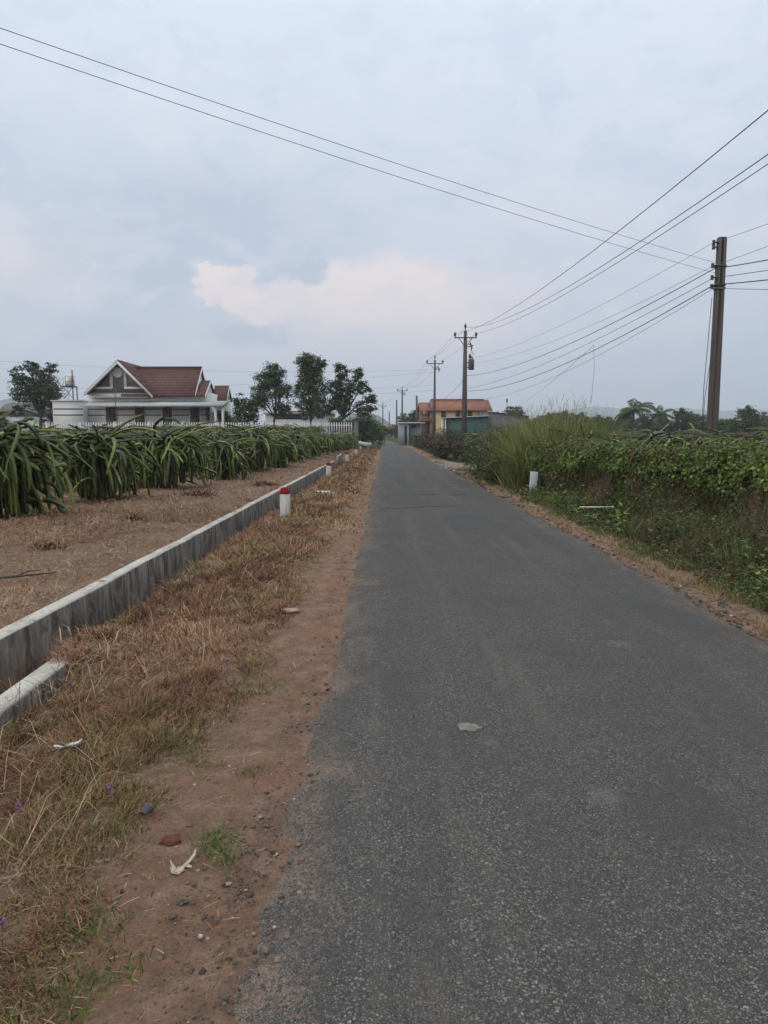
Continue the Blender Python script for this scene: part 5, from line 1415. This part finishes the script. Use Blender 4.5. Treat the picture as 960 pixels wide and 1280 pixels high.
ZB = lambda py, d: W(480, py, d).z
dB, dC, dD, dE = 66, 97, 158, 235
B0 = Vector((T(579.5, dB), dB, 0)); C0 = Vector((T(542.5, dC), dC, 0)); D0 = Vector((T(502.5, dD), dD, 0)); E0 = Vector((T(478.5, dE), dE, 0))
line_pole(B0.x, dB, ZB(413.5, dB), ZB(422.5, dB), 1.05, 'tallest line pole with crossarm and a grey transformer can', transf=ZB(455.5, dB), w0=.62, w1=.30)
line_pole(C0.x, dC, ZB(450, dC), ZB(454.5, dC), 1.15, 'slim line pole with crossarm in front of the yellow house, without transformer', w0=.42, w1=.24)
line_pole(D0.x, dD, ZB(487, dD), ZB(488, dD) - .1, 1.15, 'line pole with crossarm above the white hut', w0=.5, w1=.3, transf=0)
line_pole(D0.x - 1.3, dD - 3, ZB(501, dD) + 0, None, 0, 'short pale pole carrying a box close beside the line pole above the hut', w0=.4, w1=.3)
line_pole(E0.x, dE, ZB(504, dE), ZB(508, dE), 1.1, 'most distant line pole, small over the end of the road', w0=.5, w1=.3, cut=False)
line_pole(T(486.5, 230), 230, ZB(514, 230), None, 0, 'small bare pole right of the most distant line pole', w0=.5, w1=.35)
line_pole(T(520.5, 122), 122, ZB(494.5, 122), None, 0, 'stout bare concrete pole between the hut and the yellow house', w0=.42, w1=.34)
mb = MB(); mb.cbox(D0.x - 1.3, dD - 3.3, ZB(504.5, dD), .8, .5, 1.0, 0, .5, .04)
# big near pole
dA = 24.0
A_t = W(902.5, 297, dA)
pA = empty('power_pole', (A_t.x, dA, float(land(A_t.x, dA))), 0, 'big weathered concrete pole on the right, closest to the camera, with no crossarm', 'power pole')
hA = A_t.z - pA.location.z
mb = MB(); w0, w1 = .16, .125
V = []
for z, w in ((-.5, w0), (hA * .5, (w0 + w1) / 2), (hA, w1)):
    V += [(-w, -w * .8, z), (-w * .35, -w * .8, z), (-w * .3, -w * .62, z), (w * .3, -w * .62, z), (w * .35, -w * .8, z), (w, -w * .8, z), (w, w * .8, z), (-w, w * .8, z)]
mb.add(V, [(r * 8 + k, r * 8 + (k + 1) % 8, r * 8 + 8 + (k + 1) % 8, r * 8 + 8 + k) for r in range(2) for k in range(8)], [(16, 16 + k, 17 + k) for k in range(1, 7)])
mb.build('shaft', CONCP, pA)
AZ = {}
for py, dbl in ((303, 1), (309, 1), (332, 1), (347, 0), (358, 0)):
    z = W(900, py, dA).z - pA.location.z
    mb = MB(); mb.box(-w1 - .17, -w1 + .02, -.05, .05, z - .012, z + .012); mb.box(-w1 - .01, -w1 + .02, -.09, .09, z - .09, z + .09)
    mb.tube([(-w1 - .14, 0, z - .07), (-w1 - .14, 0, z - .03), (-w1 - .14, 0, z), (-w1 - .14, 0, z + .03), (-w1 - .14, 0, z + .07)], [.055, .055, .032, .055, .055], 8)
    mb.build('spool_insulator', INSUL if not dbl else IRON, pA)
for z in (W(900, 333, dA).z, W(900, 357, dA).z, W(900, 361, dA).z):
    mb = MB(); zz = z - pA.location.z; mb.box(-w0 * .95, w0 * .95, -w0 * .78, w0 * .78, zz - .03, zz + .03); mb.build('band', IRON, pA)
mb = MB()
mb.tube([(-.28, -.1, hA * .76), (-.34, -.12, hA * .6), (-.42, -.15, hA * .4), (-.44, -.2, hA * .2), (-.46, -.2, .6)], .012, 4); mb.tube([(-.2, -.1, hA * .75), (-.24, -.12, hA * .5), (-.36, -.12, hA * .35), (-.42, -.2, .8)], .010, 4)
mb.build('down_cable', IRON, pA)

WIRE = newmat('black cable', .6, .3)[0]; WIRE.node_tree.nodes['Principled BSDF'].inputs['Base Color'].default_value = (.028, .028, .03, 1)
GWIRE = newmat('grey aluminium wire', .5, .4)[0]; GWIRE.node_tree.nodes['Principled BSDF'].inputs['Base Color'].default_value = (.14, .14, .15, 1)


def span(a, b, sag, n=22):
    a, b = Vector(a), Vector(b)
    return [a.lerp(b, k / n) - Vector((0, 0, 4 * sag * (k / n) * (1 - k / n))) for k in range(n + 1)]


def line(name, pts, r, label, mat=None, cat='power line', group=None):
    mb = MB(); mb.tube(pts, r, 5, .5, False)
    return tag(mb.build(name, mat or WIRE, None, True), label, cat, group)


def conductor(xoff, ztB, pyE, r, zoff, label, sagk=None):
    """one high wire: from behind the camera past pole B on to the far poles"""
    pb = Vector((B0.x + xoff, dB, ztB)); e = W(960, pyE, 1.0); t = pb.x / e.x
    ye = t; ze = EYE + (e.z - EYE) * t
    # z = z0 + k (y - 10)^2 through both points
    k = (ztB - ze) / ((dB - 8) ** 2 - (ye - 8) ** 2); z0 = ztB - k * (dB - 8) ** 2
    P = [Vector((pb.x, y, z0 + k * (y - 8) ** 2)) for y in np.concatenate([np.linspace(-40, 20, 25), np.linspace(22, dB, 24)])]
    pc = Vector((C0.x + xoff * 1.05, dC, ZB(450, dC) + (.45 if xoff == 0 else -.05))); pd = Vector((D0.x + xoff, dD, ZB(486, dD) + (.3 if xoff == 0 else 0))); pe = Vector((E0.x + xoff, dE, ZB(504, dE) + (.4 if xoff == 0 else -.5)))
    P += span(pb, pc, .25)[1:] + span(pc, pd, .9)[1:] + span(pd, pe, 1.2)[1:]
    line('power_line', P, r, label)


conductor(-.98, ZB(417, dB), 138, .011, 0, 'high black wire on left crossarm ends, uppermost at the right edge')
conductor(0, ZB(409.5, dB), 193, .011, 0, 'high black wire on the pole tops, middle of three at the right edge')
conductor(.98, ZB(417, dB), 205, .011, 0, 'high black wire on right crossarm ends, lowest of three at the right edge')


def cable_via_A(pyA, pyR, pB, r, label, sag=.5, mat=None, sagR=.15):
    a = W(892.5, pyA, dA - .02); e = W(960, pyR, 20.0)
    far = a + (e - a) * 4.5; far.y = max(far.y, -30)
    P = span(far, a, sagR) + span(a, pB, sag)[1:]
    return line('power_line', P, r, label, mat)


Bl = lambda py: Vector((B0.x + .12, dB - .25, ZB(py, dB)))
cable_via_A(303, 275, Bl(450), .0075, 'thin grey wire from the very top of the big pole', .6, GWIRE)
cable_via_A(332, 303, Bl(455), .0075, 'thin grey wire from the second rack of the big pole', .7, GWIRE)
cable_via_A(336, 320, Bl(470), .015, 'thick black cable leaving the big pole, upper of the thick ones', .75)
cable_via_A(347, 333, Bl(486), .010, 'thin black cable between the two thick cables on the big pole', .6)
cable_via_A(356, 345, Bl(489), .016, 'lower thick black cable on the big pole', .9)
cable_via_A(360, 357, Bl(500), .009, 'lowest slack grey cable on the big pole', 1.0, GWIRE)
# service cables carry on from the tall pole to the far ones
for py, pc, sg, lab in ((470, 502, .6, 'black cable from the tall transformer pole to the slim pole'), (489, 508, .8, 'lower slack cable from the tall transformer pole to the slim pole')):
    P = span(Bl(py), Vector((C0.x, dC - .2, ZB(pc, dC))), sg) + span(Vector((C0.x, dC - .2, ZB(pc, dC))), Vector((D0.x, dD - .2, ZB(pc + 12, dD))), .8)[1:]
    line('power_line', P, .014, lab)
# two wires over the road to the upper left
for pyA, pyL, lab in ((328, 35, 'upper of two thin wires crossing the sky to the upper left'), (341, 55, 'lower of two thin wires crossing the sky to the upper left')):
    a = W(893, pyA, dA); b = W(0, pyL, 10.5) + Vector((0, 0, .42)); c = b + (b - a) * .9
    line('power_line', span(a, c, .42, 40), .0055, lab)
# loose hanging ends and slack drop
t0 = W(742, 430, 34); t1 = W(738, 440, 34)
line('hanging_wire', [t0, W(743, 460, 34), W(741, 480, 34), W(739, 505, 34)], .008, 'loose wire hanging straight down from the cable bundle', GWIRE, 'wire')
line('drop_wire', span(W(742, 432, 34), Vector((T(632, 104), 104, ZB(513, 104))), .5), .010, 'slack wire from the cable bundle down to the pale mast by the shed', GWIRE, 'wire')
# thin cross-country lines left of the poles
for i_, (pl, pr, dl, dr_, anchor, lab) in enumerate([(447, 462, 92, dC, C0, 'highest faint wire running left from the slim pole over the villa'), (484, 465, 92, dC, C0, 'faint wire rising to the slim pole from the left'), (489, 481, 95, dC, C0, 'middle faint wire crossing behind the three tall trees'), (495, 488, 96, dC, C0, 'lowest faint wire crossing behind the three tall trees')]):
    a = Vector((anchor.x, dr_, ZB(pr, dr_))); b = W(-60, pl, dl)
    line('power_line', span(a, b, .9, 30), .011, lab, GWIRE)

# ------------------------------------------------------------------ litter and small things on the ground
HUSK = rough_mat('dry husk', (.36, .30, .23), (.52, .45, .36), 14, .8, .2, .3, 40)
def on_ground(px, py): g = G(px, py); return Vector((g.x, g.y, float(land(g.x, g.y))))


def strip_curl(name, px, py, pts, widths, mat, label, cat, lift=.012, th=.003):
    """curled strip of dry leaf or plastic given by local xy points with per point height"""
    o = on_ground(px, py); mb = MB(); P = np.array(pts, float); n = len(P)
    T_ = np.gradient(P, axis=0); S = np.stack([-T_[:, 1], T_[:, 0], 0 * T_[:, 0]], 1); S /= np.linalg.norm(S, axis=1)[:, None] + 1e-9
    w = np.array(widths)[:, None] * .5
    cup = np.array([0, 0, 1.]) * np.array(widths)[:, None] * .25
    V = np.stack([P - S * w + cup, P, P + S * w + cup, P - S * w + cup + [0, 0, th], P + [0, 0, th], P + S * w + cup + [0, 0, th]], 1).reshape(-1, 3)
    F = []
    for i in range(n - 1):
        for a, b in ((0, 1), (1, 2)): F.append((i * 6 + a, i * 6 + b, i * 6 + 6 + b, i * 6 + 6 + a)); F.append((i * 6 + 3 + b, i * 6 + 3 + a, i * 6 + 9 + a, i * 6 + 9 + b))
        F.append((i * 6, i * 6 + 6, i * 6 + 9, i * 6 + 3)); F.append((i * 6 + 2, i * 6 + 5, i * 6 + 11, i * 6 + 8))
    mb.add(V, F); ob = mb.build(name, mat, None, True); ob.location = o + Vector((0, 0, lift)); tag(ob, label, cat)
    return ob


def _poly(*px): return [((x - 227) * .00232, -(y - 1086) * .0040, z) for x, y, z in px]


h_ = empty('dry_husk', on_ground(227, 1086) + Vector((0, 0, .006)), 0, 'cream coloured dry husk curled on the red dirt', 'husk')
for pts, wd in ((_poly((241, 1067, .02), (241, 1074, .014), (236, 1081, .006), (230, 1087, .002), (225, 1093, .001)), [.004, .010, .012, .014, .030]), (_poly((228, 1088, .002), (224, 1094, .0), (219, 1092, .006), (213, 1087, .012), (208, 1083, .018)), [.026, .030, .014, .008, .004]), (_poly((231, 1090, .001), (225, 1096, .001), (218, 1096, .004), (212, 1090, .010)), [.022, .018, .008, .004]), (_poly((230, 1084, .002), (236, 1086, .004), (243, 1088, .004)), [.010, .014, .012])):
    mb = MB(); P = np.array(pts); T_ = np.gradient(P, axis=0); S = np.stack([-T_[:, 1], T_[:, 0], 0 * T_[:, 0]], 1); S /= np.linalg.norm(S, axis=1)[:, None] + 1e-9
    w = np.array(wd)[:, None] * .5; V = np.stack([P - S * w + [0, 0, .004], P, P + S * w + [0, 0, .004]], 1).reshape(-1, 3)
    V = np.concatenate([V, V + [0, 0, -.0025]]); n = len(P); q = n * 3
    F = [(i * 3 + a, i * 3 + a + 1, i * 3 + 4 + a, i * 3 + 3 + a) for i in range(n - 1) for a in (0, 1)] + [(q + i * 3 + a + 1, q + i * 3 + a, q + i * 3 + 3 + a, q + i * 3 + 4 + a) for i in range(n - 1) for a in (0, 1)]
    F += [(i * 3, i * 3 + 3, q + i * 3 + 3, q + i * 3) for i in range(n - 1)] + [(i * 3 + 5, i * 3 + 2, q + i * 3 + 2, q + i * 3 + 5) for i in range(n - 1)]
    mb.add(V, F); mb.build('husk_strip', HUSK, h_, True)


def rock(name, px, py, sx, sy, sz, rz, mat, label, cat, seed):
    rng = np.random.default_rng(seed); n, k = 12, 6; V = []; mb = MB()
    for j in range(k):
        ph = -PI / 2 + PI * (j + .35) / (k - .3)
        for i in range(n):
            t = 2 * PI * i / n; m = 1 + .75 * rng.normal()
            sq = 1 / max(abs(math.cos(t)) ** 3 + abs(math.sin(t)) ** 3, .5) ** .33
            V.append((sx * .5 * math.cos(ph) ** .6 * math.cos(t) * sq * (.8 + .2 * m), sy * .5 * math.cos(ph) ** .6 * math.sin(t) * sq * (.8 + .2 * m), sz * .5 * math.sin(ph) * (.9 + .1 * m)))
    F = [(j * n + i, j * n + (i + 1) % n, (j + 1) * n + (i + 1) % n, (j + 1) * n + i) for j in range(k - 1) for i in range(n)]
    Tt = [(0, i + 1, i) for i in range(1, n - 1)] + [((k - 1) * n, (k - 1) * n + i, (k - 1) * n + i + 1) for i in range(1, n - 1)]
    mb.add(V, F, Tt); o = mb.build(name, mat); o.location = on_ground(px, py) + Vector((0, 0, sz * .38)); o.rotation_euler = (0, 0, rz); tag(o, label, cat)


rock('brick_fragment', 214, 1054, .075, .046, .034, .3, rough_mat('crumbled brick', (.085, .036, .026), (.17, .08, .055), 25, .95, .1, .6, 60), 'broken lump of dark red brick at the edge of the grass', 'brick', 1)
rock('flat_stone', 363, 765, .15, .10, .035, .2, rough_mat('tan stone', (.30, .20, .13), (.42, .30, .21), 9, .9, .1, .4, 40), 'flat tan stone lying where the verge grass meets the dirt', 'stone', 2)
o = empty('black_cup', on_ground(182, 1020) + Vector((0, 0, .02)), .5, 'crumpled black plastic ring half hidden in the verge grass', 'litter')
mb = MB(); th = np.linspace(0, 2 * PI, 15); mb.tube([(0, -.016, .004), (0, .0, .005), (0, .02, .008)], [.013, .019, .021], 14, .5, False); ob = mb.build('ring', IRON, o, True); ob.rotation_euler = (.2, 0, -.9); ob.scale = (1.1, 1.1, .8)
mb = MB(); mb.tube([(.021 * math.cos(t), .02, .008 + .021 * math.sin(t)) for t in th], .003, 5, .5, False); ob = mb.build('rim', rough_mat('dull grey plastic', (.10, .10, .10), (.15, .15, .15), 9, .6, .3, 0), o, True); ob.rotation_euler = (.2, 0, -.9); ob.scale = (1.1, 1.1, .8)
o = empty('carton_scrap', on_ground(86, 950) + Vector((0, 0, .075)), .5, 'torn white and black scrap lying in the dry grass', 'litter')
mb = MB(); u_ = np.linspace(-1, 1, 9); rows_ = []
for q, w_ in ((-1, .004), (0, .010), (1, .004)): rows_.append(np.stack([u_ * .062, q * .012 * (1 - .6 * u_ ** 2) + .008 * np.sin(u_ * 3), w_ + .016 * u_ ** 2 + .004 * np.sin(u_ * 7)], 1))
V = np.concatenate(rows_); V = np.concatenate([V, V - [0, 0, .002]]); i = (np.arange(2)[:, None] * 9 + np.arange(8)[None]).ravel(); Q = np.stack([i, i + 1, i + 10, i + 9], 1)
mb.add(V, np.concatenate([Q, Q[:, ::-1] + 27])); mb.build('white_flap', PAINT, o, True)
mb = MB(); mb.tube([(-.08, -.022, .002), (-.02, -.018, .006), (.04, -.020, .004), (.10, -.004, .012)], [.004, .008, .007, .003], 6); mb.build('black_strip', IRON, o, True)
o = empty('white_scrap', on_ground(404, 622) + Vector((0, 0, .06)), .1, 'crumpled whitish litter on the verge beyond the nearest red topped post', 'litter')
rng_ = np.random.default_rng(4); mb = MB(); gx, gy = np.meshgrid(np.linspace(-.17, .17, 8), np.linspace(-.10, .10, 6)); gz = rng_.uniform(0, .08, gx.shape)
i = (np.arange(5)[:, None] * 8 + np.arange(7)[None]).ravel(); V = np.stack([gx + rng_.normal(0, .012, gx.shape), gy + rng_.normal(0, .012, gx.shape), gz], -1).reshape(-1, 3)
mb.add(V, np.stack([i, i + 1, i + 9, i + 8], 1)); mb.add(V - [0, 0, .004], np.stack([i + 8, i + 9, i + 1, i], 1)); mb.build('crumpled_sheet', PAINT, o)
# flattened pale disc pressed into the road
o = empty('flattened_lid', on_ground(588, 918) + Vector((0, 0, .0405)), .2, 'pale flattened lid pressed into the asphalt', 'lid')
P0 = []
mb = MB(); n = 22; V = []; rng_ = np.random.default_rng(8); jj = 1 + .20 * rng_.normal(0, 1, n)
for rr, z in ((1., 0.), (.97, .004), (.80, .005), (.72, .003), (.45, .003), (.40, .0055), (.25, .0055), (.2, .003)):
    V += [(.060 * rr * math.cos(2 * PI * k / n) * jj[k], .050 * rr * math.sin(2 * PI * k / n) * jj[k], z) for k in range(n)]
mb.add(V, [(r * n + k, r * n + (k + 1) % n, (r + 1) * n + (k + 1) % n, (r + 1) * n + k) for r in range(7) for k in range(n)], [(7 * n, 7 * n + k, 7 * n + k + 1) for k in range(1, n - 1)])
mb.build('disc', stained_paint('scuffed grey plastic', (.22, .205, .185), (.11, .103, .094), (.10, .093, .084), .95), o, False)
# white plank by the wall
o = empty('white_pipe', on_ground(745, 637) + Vector((0, 0, .17)), .06, 'white pipe lying in front of the creeper wall', 'pipe')
mb = MB(); mb.tube([(-.36, 0, 0), (.0, .004, -.004), (.36, .0, .0)], .019, 8); mb.build('tube', PAINT, o, True)
mb = MB(); mb.tube([(.34, 0, 0), (.37, 0, 0)], .024, 8); mb.build('socket', PAINT, o, True)
# purple papery petals
PETAL = tint_mat('purple petals', [(0, (.11, .04, .105)), (1, (.20, .085, .19))], .7, .2)
for i_, (px, py, lab) in enumerate([(295, 823, 'brightest purple flower near the dirt shoulder'), (284, 843, 'small purple flower just below the brightest one'), (222, 872, 'lone purple flower in the middle of the verge'), (138, 1012, 'purple flower in greenish grass near the black ring'), (25, 1032, 'purple flower at the left edge of the lower verge'), (3, 1188, 'purple flower at the lowest left edge'), (307, 826, 'purple flower right beside the brightest one'), (88, 875, 'purple flower close to the short wall end'), (322, 742, 'farthest faint purple flower in the verge')]):
    g = on_ground(px, py); mb = MB(); n = 7; a = RNG.uniform(0, 6.28, n)
    mb.leaves(RNG.normal(0, .004, (n, 3)), np.stack([np.cos(a), np.sin(a), RNG.uniform(.1, .9, n)], 1), .021, .017, RNG.uniform(0, 1, n), .1)
    mb.blades(np.array([[0, 0, -.10]] * 2), np.array([[.05, 0, 1.], [0, .05, 1]]), .12, .003, .2, .0)
    ob = mb.build('purple_flower', PETAL); ob.location = g + Vector((0, 0, .085)); ob.scale = (.9 + .12 * g.y / 3,) * 3; tag(ob, lab, 'flower')
# twig on the field and broken slab pieces at the far end of the ditch
o = empty('dead_branch', on_ground(20, 727) + Vector((0, 0, .02)), .55, 'dark dead branch lying on the straw field near the ditch', 'branch')
mb = MB(); mb.tube([(-.35, 0, .02), (-.1, .03, .03), (.12, -.01, .04), (.4, .05, .03)], [.008, .014, .012, .005], 6, .3); mb.build('stick', BARK, o, True)
mb = MB(); mb.tube([(.0, .01, .035), (.14, .12, .06), (.26, .15, .05)], [.009, .006, .003], 5, .3); mb.build('twig', BARK, o, True)

# ------------------------------------------------------------------ haze, sky, light, camera
mb = MB(); mb.box(-5200, 5200, -160, 5400, -8, 420)
HZ = bpy.data.materials.new('thin evening haze'); HZ.use_nodes = True; nt = HZ.node_tree; nt.nodes.remove(nt.nodes['Principled BSDF'])
pv = nt.nodes.new('ShaderNodeVolumePrincipled'); pv.inputs['Color'].default_value = (.82, .89, 1., 1); pv.inputs['Density'].default_value = 0.00042; pv.inputs['Anisotropy'].default_value = .2
lk(nt, pv.outputs[0], nt.nodes['Material Output'].inputs['Volume'])
HAZE = True
if HAZE: tag(mb.build('haze', HZ), kind='stuff')

SUN_EL, SUN_AZ = math.radians(14), math.radians(-118)      # low evening sun behind the cloud, to the left and behind
w = bpy.data.worlds.new('World'); SC.world = w; w.use_nodes = True; nt = w.node_tree
bg = nt.nodes['Background']; bg.inputs['Strength'].default_value = .10
sky = nt.nodes.new('ShaderNodeTexSky'); sky.sky_type = 'NISHITA'; sky.sun_disc = False; sky.sun_elevation = SUN_EL; sky.sun_rotation = SUN_AZ; sky.dust_density = 2.5; sky.air_density = 1.2
tc = nt.nodes.new('ShaderNodeTexCoord'); D = tc.outputs['Generated']
sp = nt.nodes.new('ShaderNodeSeparateXYZ'); lk(nt, D, sp.inputs[0])
el = mth(nt, 'MULTIPLY', mth(nt, 'ARCSINE', sp.outputs[2]), 57.2958)
az = mth(nt, 'MULTIPLY', mth(nt, 'ARCTAN2', sp.outputs[0], sp.outputs[1]), 57.2958)
cb = nt.nodes.new('ShaderNodeCombineXYZ'); lk(nt, mth(nt, 'MULTIPLY', az, .05), cb.inputs[0]); lk(nt, mth(nt, 'MULTIPLY', el, .085), cb.inputs[1]); CV = cb.outputs[0]
n1 = noise(nt, CV, 1.3, 7, .58, .3); n2 = noise(nt, CV, 3.2, 7, .62, .2); n3 = noise(nt, CV, 8., 6, .65); n0 = noise(nt, CV, .7, 3, .5)
base = ramp(nt, smap(nt, el, 0, 90, 0, 1, False), [(0, (.52, .475, .495)), (.05, (.525, .48, .51)), (.11, (.46, .455, .51)), (.19, (.435, .465, .54)), (.31, (.47, .525, .605)), (.47, (.70, .73, .76)), (.7, (1.1, 1.1, 1.08)), (1, (1.35, 1.34, 1.30))])
low = smap(nt, el, 24, 3)
sideR = mth(nt, 'MULTIPLY', smap(nt, az, 4, 27), low); sideL = mth(nt, 'MULTIPLY', smap(nt, az, -9, -28), low)
c = mixc(nt, mth(nt, 'MULTIPLY', sideR, .8), base, (.345, .385, .45))
c = mixc(nt, mth(nt, 'MULTIPLY', sideL, .5), c, (.40, .435, .505))
bb = mth(nt, 'ADD', mth(nt, 'MULTIPLY', n2, .55), mth(nt, 'MULTIPLY', n3, .45))
# slate coloured cloud bank over the left half
bank = mth(nt, 'MULTIPLY', mth(nt, 'MULTIPLY', smap(nt, el, 6, 11), smap(nt, el, 24, 13)), smap(nt, az, 6, -6))
bank = mth(nt, 'MULTIPLY', bank, smap(nt, bb, .38, .56))
c = mixc(nt, mth(nt, 'MULTIPLY', bank, .95), c, (.305, .365, .455))
# soft pale wisps
wis = mth(nt, 'MULTIPLY', smap(nt, mth(nt, 'ADD', mth(nt, 'MULTIPLY', n1, .5), mth(nt, 'MULTIPLY', bb, .5)), .49, .63), smap(nt, el, 42, 16))
c = mixc(nt, mth(nt, 'MULTIPLY', wis, .55), c, (.555, .545, .59))
c = mixc(nt, mth(nt, 'MULTIPLY', smap(nt, bb, .52, .42), .28), c, (.38, .435, .525))
st = noise(nt, coords(nt) if False else CV, 2.2, 8, .66, 1.1)
c = mixc(nt, mth(nt, 'MULTIPLY', mth(nt, 'MULTIPLY', smap(nt, st, .50, .62), smap(nt, el, 34, 12)), .42), c, (.55, .515, .545))
c = mixc(nt, mth(nt, 'MULTIPLY', mth(nt, 'MULTIPLY', smap(nt, st, .48, .38), smap(nt, el, 36, 14)), .55), c, (.345, .40, .49))
# sunlit pink cumulus ahead
wv = nd(nt, 'ShaderNodeTexNoise', i_Scale=9., i_Detail=8., i_Roughness=.68); lk(nt, CV, wv.inputs['Vector'])
wv2 = nd(nt, 'ShaderNodeTexNoise', i_Scale=3.6, i_Detail=6., i_Roughness=.6); lk(nt, CV, wv2.inputs['Vector'])
def warp(ch):
    a_ = nt.nodes.new('ShaderNodeSeparateColor'); lk(nt, wv.outputs['Color'], a_.inputs[0]); b_ = nt.nodes.new('ShaderNodeSeparateColor'); lk(nt, wv2.outputs['Color'], b_.inputs[0])
    return mth(nt, 'ADD', mth(nt, 'MULTIPLY', mth(nt, 'SUBTRACT', a_.outputs[ch], .5), 7.), mth(nt, 'MULTIPLY', mth(nt, 'SUBTRACT', b_.outputs[ch], .5), 9.))
azw = mth(nt, 'ADD', az, warp(0)); elw = mth(nt, 'ADD', el, mth(nt, 'MULTIPLY', warp(1), .5))
def blob(a0, e0, ra, re, edge=.3):
    x = mth(nt, 'DIVIDE', mth(nt, 'SUBTRACT', azw, a0), ra); y = mth(nt, 'DIVIDE', mth(nt, 'SUBTRACT', elw, e0), re)
    return smap(nt, mth(nt, 'SQRT', mth(nt, 'ADD', mth(nt, 'MULTIPLY', x, x), mth(nt, 'MULTIPLY', y, y))), 1.0, 1.0 - edge)
mx = lambda a, b: mth(nt, 'MAXIMUM', a, b)
glow = mx(blob(-1, 9.0, 17, 6.5, 1.), mth(nt, 'MULTIPLY', blob(-27, 12, 9, 4., 1.), .8))
c = mixc(nt, mth(nt, 'MULTIPLY', glow, .68), c, (.60, .505, .485))
pk = mx(mx(blob(-12.3, 11.6, 3.2, 1.7, .30), blob(-9.2, 10.2, 3.6, 1.9, .45)), mx(mth(nt, 'MULTIPLY', blob(-1.0, 10.8, 10., 3.4, .6), .9), mth(nt, 'MULTIPLY', blob(5, 10.0, 9.0, 4.5, .95), .8)))
c = mixc(nt, mth(nt, 'MULTIPLY', pk, .95), c, (.68, .555, .515))
c = mixc(nt, mth(nt, 'MULTIPLY', mth(nt, 'MULTIPLY', pk, smap(nt, bb, .47, .62)), .55), c, (.50, .465, .495))
dk = mx(blob(-6.0, 12.9, 2.6, 1.1, .5), mx(blob(-11.0, 8.0, 5.0, 1.3, .6), blob(-17.5, 11.8, 3.6, 1.5, .6)))
dk = mx(dk, mth(nt, 'MULTIPLY', mx(blob(-13, 16.6, 13., 4., .95), blob(-21, 8.0, 8., 2., .9)), .85))
c = mixc(nt, mth(nt, 'MULTIPLY', dk, .9), c, (.305, .355, .435))
c = mixc(nt, mth(nt, 'MULTIPLY', mx(blob(-22, 10.9, 3.5, 1.0, .9), blob(-28, 13.5, 3.5, 3.6, .95)), .6), c, (.55, .51, .535))
c = mixc(nt, mth(nt, 'MULTIPLY', blob(4.5, 6.4, 3.2, 1.2, .9), .5), c, (.60, .51, .495))
sc_ = nt.nodes.new('ShaderNodeVectorMath'); sc_.operation = 'SCALE'; lk(nt, c, sc_.inputs[0]); sc_.inputs['Scale'].default_value = 10.
out = mixc(nt, .92, sky.outputs['Color'], sc_.outputs[0])
lk(nt, out, bg.inputs['Color'])

sd = bpy.data.lights.new('sun', 'SUN'); sd.energy = .5; sd.angle = math.radians(25); sd.color = (1, .93, .85)
so = bpy.data.objects.new('sun', sd); COL.objects.link(so)
so.rotation_euler = Vector((math.sin(SUN_AZ) * math.cos(SUN_EL), math.cos(SUN_AZ) * math.cos(SUN_EL), math.sin(SUN_EL))).to_track_quat('Z', 'Y').to_euler()

cd = bpy.data.cameras.new('camera'); cam = bpy.data.objects.new('camera', cd); COL.objects.link(cam); SC.camera = cam
cam.location = (0, 0, EYE); cam.rotation_euler = (PI / 2 - PITCH, 0, 0)
cd.sensor_fit = 'VERTICAL'; cd.sensor_height = 36; cd.sensor_width = 27; cd.lens = 36 * FPX / 1280; cd.clip_start = .05; cd.clip_end = 9000

vs = SC.view_settings; vs.view_transform = 'Standard'; vs.look = 'None'; vs.exposure = .80; vs.gamma = 1; vs.use_curve_mapping = False
cy = SC.cycles; cy.max_bounces = 5; cy.diffuse_bounces = 3; cy.glossy_bounces = 2; cy.transmission_bounces = 2; cy.volume_bounces = 1; cy.transparent_max_bounces = 4
cy.use_denoising = True
